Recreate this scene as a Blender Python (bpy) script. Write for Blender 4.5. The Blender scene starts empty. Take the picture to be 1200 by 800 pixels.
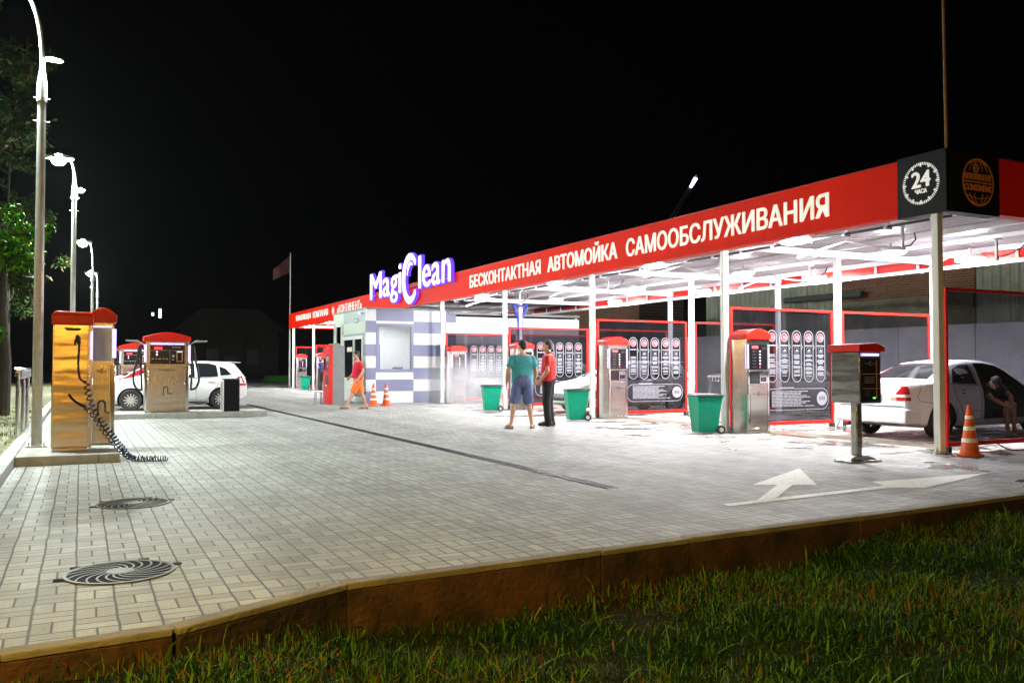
import bpy, bmesh, math, random
import numpy as np
from mathutils import Vector, Matrix, Euler
from mathutils.geometry import tessellate_polygon
R = math.radians
PI = math.pi
random.seed(7)
rng = np.random.default_rng(7)
SC = bpy.context.scene
COL = SC.collection

# ------------------------------------------------------------------ camera
cam_d = bpy.data.cameras.new('camera')
cam = bpy.data.objects.new('camera', cam_d)
COL.objects.link(cam)
cam.location = (0, 0, 1.33)
cam.rotation_euler = (R(90 + 1.645), 0, -math.atan(505 / 1010))
cam_d.sensor_width = 36
cam_d.lens = 30.3
cam_d.clip_start = 0.05
cam_d.clip_end = 3000
SC.camera = cam

# ------------------------------------------------------------------ world: a night sky
W = bpy.data.worlds.new('World')
SC.world = W
W.use_nodes = True
wn = W.node_tree
sky = wn.nodes.new('ShaderNodeTexSky')
sky.sky_type = 'NISHITA'
sky.sun_disc = False
sky.sun_elevation = R(25)
sky.sun_rotation = R(200)
bg = wn.nodes['Background']
bg.inputs['Strength'].default_value = 0.000012
wn.links.new(sky.outputs[0], bg.inputs[0])
# moonlight: one very dim sun lamp
sd = bpy.data.lights.new('moon', 'SUN')
sd.energy = 0.004
sd.angle = R(0.5)
sd.color = (1.0, 0.93, 0.82)
so = bpy.data.objects.new('moon', sd)
COL.objects.link(so)
so.rotation_euler = Euler((R(65), 0, R(-20)))
SC.view_settings.view_transform = 'Standard'
SC.view_settings.look = 'None'
SC.view_settings.exposure = 2.2
SC.view_settings.gamma = 1
SC.view_settings.use_curve_mapping = False
cy = SC.cycles
cy.use_denoising = True
cy.max_bounces = 6
cy.diffuse_bounces = 3
cy.glossy_bounces = 3
cy.transparent_max_bounces = 12
cy.transmission_bounces = 3
cy.volume_bounces = 0
cy.sample_clamp_indirect = 4
cy.caustics_reflective = False
cy.caustics_refractive = False
try:
    cy.use_light_tree = True
except Exception:
    pass

LAMP_L = 165       # canopy floodlights (emission strength)
STREET_L = 430     # street lamp heads
HALO_HAZE = 0.00006  # density of the haze added for lamp halos
SODIUM_L = 370     # warm street lamp behind the camera

# ------------------------------------------------------------------ materials
MATS = {}


def mat(name, col, rough=0.5, metal=0.0, var=0.0, vscale=6.0, bump=0.0, bscale=40.0, coat=0.0, col2=None, spec=None):
    m = bpy.data.materials.new(name)
    m.use_nodes = True
    nt = m.node_tree
    b = nt.nodes['Principled BSDF']
    b.inputs['Base Color'].default_value = (*col, 1)
    b.inputs['Roughness'].default_value = rough
    b.inputs['Metallic'].default_value = metal
    if coat:
        b.inputs['Coat Weight'].default_value = coat
        b.inputs['Coat Roughness'].default_value = 0.05
    if spec is not None:
        b.inputs['Specular IOR Level'].default_value = spec
    if var or bump:
        tc = nt.nodes.new('ShaderNodeTexCoord')
    if var:
        n = nt.nodes.new('ShaderNodeTexNoise')
        n.inputs['Scale'].default_value = vscale
        n.inputs['Detail'].default_value = 6
        n.inputs['Roughness'].default_value = 0.65
        nt.links.new(tc.outputs['Object'], n.inputs['Vector'])
        cr = nt.nodes.new('ShaderNodeValToRGB')
        c2 = col2 or tuple(c * (1 - var) for c in col)
        c1 = col if col2 else tuple(min(1, c * (1 + var)) for c in col)
        cr.color_ramp.elements[0].color = (*c2, 1)
        cr.color_ramp.elements[0].position = 0.3
        cr.color_ramp.elements[1].color = (*c1, 1)
        cr.color_ramp.elements[1].position = 0.7
        nt.links.new(n.outputs['Fac'], cr.inputs[0])
        nt.links.new(cr.outputs[0], b.inputs['Base Color'])
        mr = nt.nodes.new('ShaderNodeMapRange')
        mr.inputs[3].default_value = max(0.02, rough - 0.08)
        mr.inputs[4].default_value = min(1, rough + 0.1)
        nt.links.new(n.outputs['Fac'], mr.inputs[0])
        nt.links.new(mr.outputs[0], b.inputs['Roughness'])
    if bump:
        n2 = nt.nodes.new('ShaderNodeTexNoise')
        n2.inputs['Scale'].default_value = bscale
        n2.inputs['Detail'].default_value = 4
        nt.links.new(tc.outputs['Object'], n2.inputs['Vector'])
        bp = nt.nodes.new('ShaderNodeBump')
        bp.inputs['Strength'].default_value = bump
        bp.inputs['Distance'].default_value = 0.02
        nt.links.new(n2.outputs['Fac'], bp.inputs['Height'])
        nt.links.new(bp.outputs[0], b.inputs['Normal'])
    MATS[name] = m
    return m


def emis(name, col, s, base=.8):
    m = bpy.data.materials.new(name)
    m.use_nodes = True
    nt = m.node_tree
    b = nt.nodes['Principled BSDF']
    b.inputs['Base Color'].default_value = (base, base, base, 1)
    b.inputs['Emission Color'].default_value = (*col, 1)
    b.inputs['Emission Strength'].default_value = s
    MATS[name] = m
    return m


M_white = mat('white_paint', (.78, .78, .79), .4, var=.06, vscale=3)
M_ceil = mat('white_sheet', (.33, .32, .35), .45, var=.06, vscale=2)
M_red = mat('red_plastic', (.60, .010, .004), .35, var=.12, vscale=2, spec=.3)
M_redf = mat('red_frame_paint', (.6, .014, .008), .45, var=.1, spec=.2)
M_fascia = mat('fascia_red', (.86, .018, .002), .5, var=.10, vscale=.7, bump=.06, bscale=1.2, spec=.04)
M_black = mat('black_panel', (.006, .006, .007), .5, spec=.12)
M_rubber = mat('rubber', (.015, .015, .017), .6, var=.3)
M_dark = mat('dark_plastic', (.03, .03, .033), .45, var=.2)
M_chrome = mat('chrome', (.75, .75, .76), .12, 1)
M_galv = mat('galvanised', (.46, .48, .46), .45, .25, var=.15, vscale=8)
M_conc = mat('concrete', (.36, .36, .33), .85, var=.22, vscale=5, bump=.4, bscale=60)
M_kerbd = mat('dirty_concrete', (.075, .030, .010), .95, col2=(.014, .007, .003), var=.6, vscale=1.4, bump=.8, bscale=24)
_r = [n for n in M_kerbd.node_tree.nodes if n.type == 'VALTORGB'][0].color_ramp
_r.elements[0].position = .43
_r.elements[1].position = .60
M_kerbn = mat('old_concrete', (.19, .165, .12), .9, var=.4, vscale=2.2, bump=.6, bscale=30)
M_asph = mat('asphalt', (.05, .05, .05), .9, var=.3, vscale=20, bump=.4, bscale=90)
M_soil = mat('soil', (.026, .020, .010), .97, var=.5, vscale=4, bump=.8, bscale=25, spec=.05)
M_verge = mat('dry_verge', (.16, .17, .08), .95, var=.6, vscale=3, bump=.8, bscale=20, col2=(.25, .22, .15))
M_green = mat('bin_green', (.0, .33, .20), .45, var=.1, spec=.3)
M_lid = mat('bin_lid', (.015, .017, .017), .5, spec=.3)
M_orange = mat('cone_orange', (.75, .10, .015), .45, var=.1)
M_conew = mat('cone_white', (.8, .78, .72), .4)
M_cream = emis('letter_cream_glow', (1.0, .90, .66), .10)  # faint glow added to brighten lettering the lamps leave dull
M_letw = emis('letter_white_glow', (1.0, .96, .88), .09)  # same added glow, brightening the white lettering and the dial
M_gold = mat('emblem_orange', (.75, .28, .04), .5)
M_mark = mat('road_paint', (.74, .74, .70), .7, var=.1, vscale=16, col2=(.34, .33, .30))
_r = [n for n in M_mark.node_tree.nodes if n.type == 'VALTORGB'][0].color_ramp
_r.elements[0].position = .30
_r.elements[1].position = .46
M_lav = mat('cladding_lavender', (.17, .18, .29), .45, var=.05)
M_cladw = mat('cladding_white', (.60, .60, .62), .45, var=.05)
M_cladg = mat('cladding_dim_grey', (.22, .28, .29), .45, var=.05)  # door side's lavender bands, with the dimmer light put into the colour
M_cladp = mat('cladding_dim_green', (.42, .50, .42), .45, var=.05)  # door side's white bands, tinted for the greenish light there
M_greym = mat('grey_metal', (.17, .19, .18), .5, .2, var=.1)
M_wallc = mat('wall_concrete', (.17, .17, .18), .85, var=.25, vscale=1.2, bump=.3, bscale=18)
M_skin = mat('skin', (.52, .29, .19), .5, var=.12, vscale=10)
M_hair = mat('hair', (.018, .012, .008), .6, bump=.6, bscale=120)
M_eye = mat('eye_dark', (.02, .015, .012), .3)
M_lip = mat('lip', (.38, .15, .12), .5)
M_carw = mat('car_white', (.74, .75, .76), .3, coat=.25, var=.02)
M_carr = mat('car_red', (.42, .01, .015), .3, coat=.7)
M_carc = mat('car_pale_silver', (.66, .67, .68), .3, coat=.7)
M_cut = mat('car_inner', (.008, .008, .009), .9, spec=.05)
M_glassd = mat('tinted_glass', (.012, .014, .018), .06, spec=.8)
M_rim = mat('alloy', (.62, .62, .64), .3, .8)
M_tail = mat('tail_red', (.5, .008, .012), .15, coat=.6)
M_lens = mat('clear_lens', (.75, .76, .8), .1, coat=.6)
M_bluec = mat('blue_fabric', (.03, .05, .32), .7)
M_flag = mat('flag_cloth', (.06, .012, .016), .8, var=.6, vscale=2)
M_mast = mat('mast_tan', (.33, .17, .07), .7, var=.3)  # uneven orange-tan tone
M_bark = mat('bark', (.03, .022, .015), .9, var=.4, bump=.8)
M_cutr = mat('olive_pipe', (.10, .11, .09), .6)
E_flood = emis('flood_light', (.97, .96, 1.0), LAMP_L)
E_street = emis('street_light', (.90, 1.0, .94), STREET_L * 1.15)
E_street2 = emis('street_light_far', (.90, 1.0, .94), STREET_L * 2.9)
E_sodium = emis('sodium_light', (1.0, .66, .12), SODIUM_L)
E_sodwall = emis('sodium_wall_light', (1.0, .50, .06), 400)
E_sign = emis('sign_white', (.93, .88, 1.0), .45)
E_signb = emis('sign_violet', (.13, .04, 1.0), .40, .02)
E_bar = emis('led_bar', (.50, .40, 1.0), .55, .1)
E_disp = emis('led_red', (1.0, .02, .04), .45, .05)
E_dot = emis('led_white', (.9, .9, 1.0), .4, .1)
E_dgreen = emis('led_green', (.1, 1.0, .1), .4)
E_room = emis('room_light', (1, .99, .97), 3.8)
E_win = emis('far_window', (.85, .9, 1.0), .5)
E_tiplamp = emis('crane_lamp', (.75, .68, 1.0), 2)
M_scr = mat('screen_black', (.012, .01, .012), .15)
M_print = mat('print_white', (.25, .25, .28), .6)
M_capt = mat('caption_grey', (.018, .018, .02), .6)
M_printp = mat('print_pink', (.24, .13, .14), .6)
M_printr = mat('print_red', (.30, .008, .02), .6)
M_teal = mat('cloth_teal', (.05, .30, .31), .85, var=.1, bump=.4, bscale=14)
M_cred = mat('cloth_red', (.58, .02, .02), .85, var=.1, bump=.4, bscale=14)
M_cred2 = mat('cloth_crimson', (.55, .01, .035), .85, var=.1, bump=.4, bscale=14)
M_cor = mat('cloth_orange', (.85, .17, .03), .8, var=.1)
M_denim = mat('denim', (.10, .13, .27), .85, var=.25, vscale=12, bump=.4, bscale=14)
M_cblk = mat('cloth_black', (.012, .012, .014), .85, var=.3, bump=.5, bscale=14)
M_navy = mat('cloth_navy', (.02, .025, .09), .85, var=.1, bump=.4, bscale=14)
M_shoe = mat('shoe_black', (.015, .015, .015), .4)
M_sandal = mat('sandal', (.05, .04, .03), .6)
M_leaf = [mat('leaf_a', (.010, .026, .004), .6, spec=.1), mat('leaf_b', (.022, .042, .006), .6, spec=.1), mat('leaf_c', (.045, .032, .011), .7, spec=.1)]  # leaf colours darkened for foliage in night shade
M_leaf_lit = [mat('leaf_d', (.020, .095, .003), .6, spec=.03), mat('leaf_e', (.10, .24, .006), .6, spec=.03), mat('leaf_f', (.08, .085, .009), .6, spec=.03)]  # same foliage brightened, lamplight put into the colours
M_grass = [mat('grass_a', (.009, .036, .003), .7, spec=.1), mat('grass_b', (.075, .165, .010), .7, spec=.15), mat('grass_c', (.15, .085, .015), .8, spec=.1), mat('grass_d', (.16, .05, .012), .8, spec=.1)]


def steel(name, col, rough, wavy):
    m = bpy.data.materials.new(name)
    m.use_nodes = True
    nt = m.node_tree
    b = nt.nodes['Principled BSDF']
    b.inputs['Base Color'].default_value = (*col, 1)
    b.inputs['Metallic'].default_value = 1
    b.inputs['Roughness'].default_value = rough
    tc = nt.nodes.new('ShaderNodeTexCoord')
    mp = nt.nodes.new('ShaderNodeMapping')
    mp.inputs['Scale'].default_value = (.8, .8, 3.2)
    n = nt.nodes.new('ShaderNodeTexNoise')
    n.inputs['Scale'].default_value = 1.6
    n.inputs['Detail'].default_value = 1.5
    nt.links.new(tc.outputs['Object'], mp.inputs[0])
    nt.links.new(mp.outputs[0], n.inputs['Vector'])
    bp = nt.nodes.new('ShaderNodeBump')
    bp.inputs['Strength'].default_value = wavy
    bp.inputs['Distance'].default_value = .05
    nt.links.new(n.outputs['Fac'], bp.inputs['Height'])
    nt.links.new(bp.outputs[0], b.inputs['Normal'])
    mp2 = nt.nodes.new('ShaderNodeMapping')
    mp2.inputs['Scale'].default_value = (300, 300, 3)
    n2 = nt.nodes.new('ShaderNodeTexNoise')
    n2.inputs['Scale'].default_value = 1
    nt.links.new(tc.outputs['Object'], mp2.inputs[0])
    nt.links.new(mp2.outputs[0], n2.inputs['Vector'])
    mr = nt.nodes.new('ShaderNodeMapRange')
    mr.inputs[3].default_value = rough - .05
    mr.inputs[4].default_value = rough + .1
    nt.links.new(n2.outputs['Fac'], mr.inputs[0])
    nt.links.new(mr.outputs[0], b.inputs['Roughness'])
    return m


M_steel = steel('brushed_steel', (.52, .50, .46), .22, .14)
M_term = steel('terminal_steel', (.42, .42, .43), .17, .30)
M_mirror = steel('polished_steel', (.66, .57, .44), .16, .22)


def film_glass(name, tint, film, dcol):
    m = bpy.data.materials.new(name)
    m.use_nodes = True
    nt = m.node_tree
    nt.nodes.remove(nt.nodes['Principled BSDF'])
    out = nt.nodes['Material Output']
    t = nt.nodes.new('ShaderNodeBsdfTransparent')
    t.inputs[0].default_value = (*tint, 1)
    d = nt.nodes.new('ShaderNodeBsdfDiffuse')
    tc = nt.nodes.new('ShaderNodeTexCoord')
    n = nt.nodes.new('ShaderNodeTexNoise')
    n.inputs['Scale'].default_value = 1.6
    n.inputs['Detail'].default_value = 5
    nt.links.new(tc.outputs['Object'], n.inputs['Vector'])
    cr = nt.nodes.new('ShaderNodeValToRGB')
    cr.color_ramp.elements[0].color = (dcol * .5, dcol * .5, dcol * .56, 1)
    cr.color_ramp.elements[0].position = .35
    cr.color_ramp.elements[1].color = (dcol * 1.4, dcol * 1.4, dcol * 1.5, 1)
    cr.color_ramp.elements[1].position = .75
    nt.links.new(n.outputs['Fac'], cr.inputs[0])
    nt.links.new(cr.outputs[0], d.inputs[0])
    g = nt.nodes.new('ShaderNodeBsdfGlossy')
    g.inputs['Roughness'].default_value = .03
    m1 = nt.nodes.new('ShaderNodeMixShader')
    m1.inputs[0].default_value = film
    nt.links.new(t.outputs[0], m1.inputs[1])
    nt.links.new(d.outputs[0], m1.inputs[2])
    m2 = nt.nodes.new('ShaderNodeMixShader')
    lw = nt.nodes.new('ShaderNodeLayerWeight')
    lw.inputs[0].default_value = .5
    h = NT(m)
    f = h.m('ADD', h.m('MULTIPLY', h.m('POWER', lw.outputs['Facing'], 4.0), .6), .04)
    nt.links.new(f, m2.inputs[0])
    nt.links.new(m1.outputs[0], m2.inputs[1])
    nt.links.new(g.outputs[0], m2.inputs[2])
    nt.links.new(m2.outputs[0], out.inputs[0])
    return m


def clear_glass():
    m = bpy.data.materials.new('clear_glass')
    m.use_nodes = True
    nt = m.node_tree
    nt.nodes.remove(nt.nodes['Principled BSDF'])
    t = nt.nodes.new('ShaderNodeBsdfTransparent')
    t.inputs[0].default_value = (.9, .92, .92, 1)
    g = nt.nodes.new('ShaderNodeBsdfGlossy')
    g.inputs['Roughness'].default_value = .03
    m2 = nt.nodes.new('ShaderNodeMixShader')
    fr = nt.nodes.new('ShaderNodeFresnel')
    nt.links.new(fr.outputs[0], m2.inputs[0])
    nt.links.new(t.outputs[0], m2.inputs[1])
    nt.links.new(g.outputs[0], m2.inputs[2])
    nt.links.new(m2.outputs[0], nt.nodes['Material Output'].inputs[0])
    return m


M_clear = clear_glass()


class NT:
    """small helper for math node graphs"""
    def __init__(s, m):
        s.nt = m.node_tree

    def val(s, a, sock):
        if isinstance(a, (int, float)):
            sock.default_value = a
        else:
            s.nt.links.new(a, sock)

    def m(s, op, a, b=0.0, c=None):
        n = s.nt.nodes.new('ShaderNodeMath')
        n.operation = op
        s.val(a, n.inputs[0])
        s.val(b, n.inputs[1])
        if c is not None:
            s.val(c, n.inputs[2])
        return n.outputs[0]


def paver_mat():
    m = bpy.data.materials.new('basket_weave_pavers')
    m.use_nodes = True
    g = NT(m)
    nt = m.node_tree
    b = nt.nodes['Principled BSDF']
    geo = nt.nodes.new('ShaderNodeNewGeometry')
    sep = nt.nodes.new('ShaderNodeSeparateXYZ')
    # slight waviness so that the joints are not ruler straight
    wob = nt.nodes.new('ShaderNodeTexNoise')
    wob.inputs['Scale'].default_value = 2.5
    wob.inputs['Detail'].default_value = 2
    nt.links.new(geo.outputs['Position'], wob.inputs['Vector'])
    vs = nt.nodes.new('ShaderNodeVectorMath')
    vs.operation = 'MULTIPLY_ADD'
    nt.links.new(wob.outputs['Color'], vs.inputs[0])
    vs.inputs[1].default_value = (.022, .022, 0)
    nt.links.new(geo.outputs['Position'], vs.inputs[2])
    nt.links.new(vs.outputs[0], sep.inputs[0])
    S = .205
    x = g.m('DIVIDE', sep.outputs[0], S)
    y = g.m('DIVIDE', sep.outputs[1], S)
    cx = g.m('FLOOR', x)
    cyy = g.m('FLOOR', y)
    fx = g.m('FRACT', x)
    fy = g.m('FRACT', y)
    par = g.m('MODULO', g.m('ADD', g.m('ADD', cx, cyy), 4000.0), 2.0)
    dx = g.m('MINIMUM', fx, g.m('SUBTRACT', 1.0, fx))
    dy = g.m('MINIMUM', fy, g.m('SUBTRACT', 1.0, fy))
    mx = g.m('ABSOLUTE', g.m('SUBTRACT', fx, .5))
    my = g.m('ABSOLUTE', g.m('SUBTRACT', fy, .5))
    mid = g.m('ADD', g.m('MULTIPLY', par, mx), g.m('MULTIPLY', g.m('SUBTRACT', 1.0, par), my))
    d = g.m('MINIMUM', g.m('MINIMUM', g.m('MULTIPLY', dx, .85), g.m('MULTIPLY', dy, .85)), g.m('MULTIPLY', mid, 1.0))
    ms = nt.nodes.new('ShaderNodeMapRange')
    ms.inputs[1].default_value = .015
    ms.inputs[2].default_value = .034
    nt.links.new(d, ms.inputs[0])
    half = g.m('ADD', g.m('MULTIPLY', par, g.m('ROUND', fx)), g.m('MULTIPLY', g.m('SUBTRACT', 1.0, par), g.m('MULTIPLY', g.m('ROUND', fy), 3.0)))
    cmb = nt.nodes.new('ShaderNodeCombineXYZ')
    nt.links.new(cx, cmb.inputs[0])
    nt.links.new(cyy, cmb.inputs[1])
    nt.links.new(half, cmb.inputs[2])
    wh = nt.nodes.new('ShaderNodeTexWhiteNoise')
    nt.links.new(cmb.outputs[0], wh.inputs['Vector'])
    stain = nt.nodes.new('ShaderNodeTexNoise')
    stain.inputs['Scale'].default_value = .55
    stain.inputs['Detail'].default_value = 7
    stain.inputs['Roughness'].default_value = .7
    nt.links.new(geo.outputs['Position'], stain.inputs['Vector'])
    fine = nt.nodes.new('ShaderNodeTexNoise')
    fine.inputs['Scale'].default_value = 70
    fine.inputs['Detail'].default_value = 3
    nt.links.new(geo.outputs['Position'], fine.inputs['Vector'])
    # tyre tracks: long faint dark bands running along the forecourt
    trk = nt.nodes.new('ShaderNodeTexNoise')
    mp = nt.nodes.new('ShaderNodeMapping')
    mp.inputs['Scale'].default_value = (1.6, .09, 1)
    mp.inputs['Rotation'].default_value = (0, 0, R(-9))
    nt.links.new(geo.outputs['Position'], mp.inputs[0])
    nt.links.new(mp.outputs[0], trk.inputs['Vector'])
    trk.inputs['Scale'].default_value = 1
    trk.inputs['Detail'].default_value = 3
    t1 = g.m('MULTIPLY', wh.outputs['Value'], .12)
    t2 = g.m('MULTIPLY', stain.outputs['Fac'], .34)
    t3 = g.m('MULTIPLY', fine.outputs['Fac'], .22)
    t4 = g.m('MULTIPLY', trk.outputs['Fac'], .30)
    tone = g.m('ADD', g.m('ADD', t1, t2), g.m('ADD', t3, t4))   # about .5
    cr = nt.nodes.new('ShaderNodeValToRGB')
    cr.color_ramp.elements[0].position = .34
    cr.color_ramp.elements[0].color = (.13, .13, .115, 1)
    cr.color_ramp.elements[1].position = .66
    cr.color_ramp.elements[1].color = (.42, .42, .395, 1)
    nt.links.new(tone, cr.inputs[0])
    mix = nt.nodes.new('ShaderNodeMix')
    mix.data_type = 'RGBA'
    nt.links.new(ms.outputs[0], mix.inputs[0])
    mix.inputs[6].default_value = (.030, .028, .020, 1)
    nt.links.new(cr.outputs[0], mix.inputs[7])
    # water tracked out of the bays: darker, glossier patches on the strip in front of them
    wn_ = nt.nodes.new('ShaderNodeTexNoise')
    wmp = nt.nodes.new('ShaderNodeMapping')
    wmp.inputs['Scale'].default_value = (.55, .9, 1)
    nt.links.new(geo.outputs['Position'], wmp.inputs[0])
    nt.links.new(wmp.outputs[0], wn_.inputs['Vector'])
    wn_.inputs['Scale'].default_value = 1
    wn_.inputs['Detail'].default_value = 6
    wn_.inputs['Roughness'].default_value = .62
    near = nt.nodes.new('ShaderNodeMapRange')
    near.inputs[1].default_value = 8.2
    near.inputs[2].default_value = 11.5
    near.inputs[3].default_value = -.14
    near.inputs[4].default_value = .03
    nt.links.new(sep.outputs[0], near.inputs[0])
    wet = nt.nodes.new('ShaderNodeMapRange')
    wet.inputs[1].default_value = .50
    wet.inputs[2].default_value = .57
    nt.links.new(g.m('ADD', wn_.outputs['Fac'], near.outputs[0]), wet.inputs[0])
    wmix = nt.nodes.new('ShaderNodeMix')
    wmix.data_type = 'RGBA'
    wmix.blend_type = 'MULTIPLY'
    wmix.inputs[7].default_value = (.50, .48, .45, 1)
    nt.links.new(wet.outputs[0], wmix.inputs[0])
    nt.links.new(mix.outputs[2], wmix.inputs[6])
    nt.links.new(wmix.outputs[2], b.inputs['Base Color'])
    nt.links.new(g.m('SUBTRACT', .72, g.m('MULTIPLY', wet.outputs[0], .50)), b.inputs['Roughness'])
    h = g.m('ADD', g.m('MULTIPLY', ms.outputs[0], 1.0), g.m('ADD', g.m('MULTIPLY', fine.outputs['Fac'], .25), g.m('MULTIPLY', wh.outputs['Value'], .15)))
    bp = nt.nodes.new('ShaderNodeBump')
    bp.inputs['Strength'].default_value = .7
    bp.inputs['Distance'].default_value = .006
    nt.links.new(h, bp.inputs['Height'])
    nt.links.new(bp.outputs[0], b.inputs['Normal'])
    return m


M_film = film_glass('film_glass', (.31, .31, .35), .15, .014)
M_filmd = film_glass('dark_film_glass', (.34, .34, .39), .70, .011)
M_pave = paver_mat()


def brick_mat():
    m = bpy.data.materials.new('brickwork')
    m.use_nodes = True
    nt = m.node_tree
    b = nt.nodes['Principled BSDF']
    tc = nt.nodes.new('ShaderNodeTexCoord')
    mp = nt.nodes.new('ShaderNodeMapping')
    mp.inputs['Rotation'].default_value = (R(90), 0, R(90))
    nt.links.new(tc.outputs['Object'], mp.inputs[0])
    sep = nt.nodes.new('ShaderNodeSeparateXYZ')
    nt.links.new(tc.outputs['Object'], sep.inputs[0])
    cmb = nt.nodes.new('ShaderNodeCombineXYZ')
    nt.links.new(sep.outputs[1], cmb.inputs[0])
    nt.links.new(sep.outputs[2], cmb.inputs[1])
    br = nt.nodes.new('ShaderNodeTexBrick')
    nt.links.new(cmb.outputs[0], br.inputs['Vector'])
    br.inputs['Scale'].default_value = 1
    br.inputs['Brick Width'].default_value = .26
    br.inputs['Row Height'].default_value = .085
    br.inputs['Mortar Size'].default_value = .012
    br.inputs['Color1'].default_value = (.26, .10, .045, 1)
    br.inputs['Color2'].default_value = (.17, .065, .03, 1)
    br.inputs['Mortar'].default_value = (.24, .20, .15, 1)
    nt.links.new(br.outputs[0], b.inputs['Base Color'])
    b.inputs['Roughness'].default_value = .9
    return m


M_brick = brick_mat()


def wet_floor_mat():
    m = bpy.data.materials.new('wet_wash_floor')
    m.use_nodes = True
    nt = m.node_tree
    b = nt.nodes['Principled BSDF']
    geo = nt.nodes.new('ShaderNodeNewGeometry')
    n = nt.nodes.new('ShaderNodeTexNoise')
    n.inputs['Scale'].default_value = 1.1
    n.inputs['Detail'].default_value = 8
    n.inputs['Roughness'].default_value = .72
    nt.links.new(geo.outputs['Position'], n.inputs['Vector'])
    cr = nt.nodes.new('ShaderNodeValToRGB')
    cr.color_ramp.elements[0].position = .36
    cr.color_ramp.elements[0].color = (.10, .078, .062, 1)
    cr.color_ramp.elements[1].position = .60
    cr.color_ramp.elements[1].color = (.36, .325, .295, 1)
    nt.links.new(n.outputs['Fac'], cr.inputs[0])
    nt.links.new(cr.outputs[0], b.inputs['Base Color'])
    mr = nt.nodes.new('ShaderNodeMapRange')
    mr.inputs[1].default_value = .40
    mr.inputs[2].default_value = .58
    mr.inputs[3].default_value = .08
    mr.inputs[4].default_value = .55
    nt.links.new(n.outputs['Fac'], mr.inputs[0])
    nt.links.new(mr.outputs[0], b.inputs['Roughness'])
    return m


M_wash = wet_floor_mat()


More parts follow.
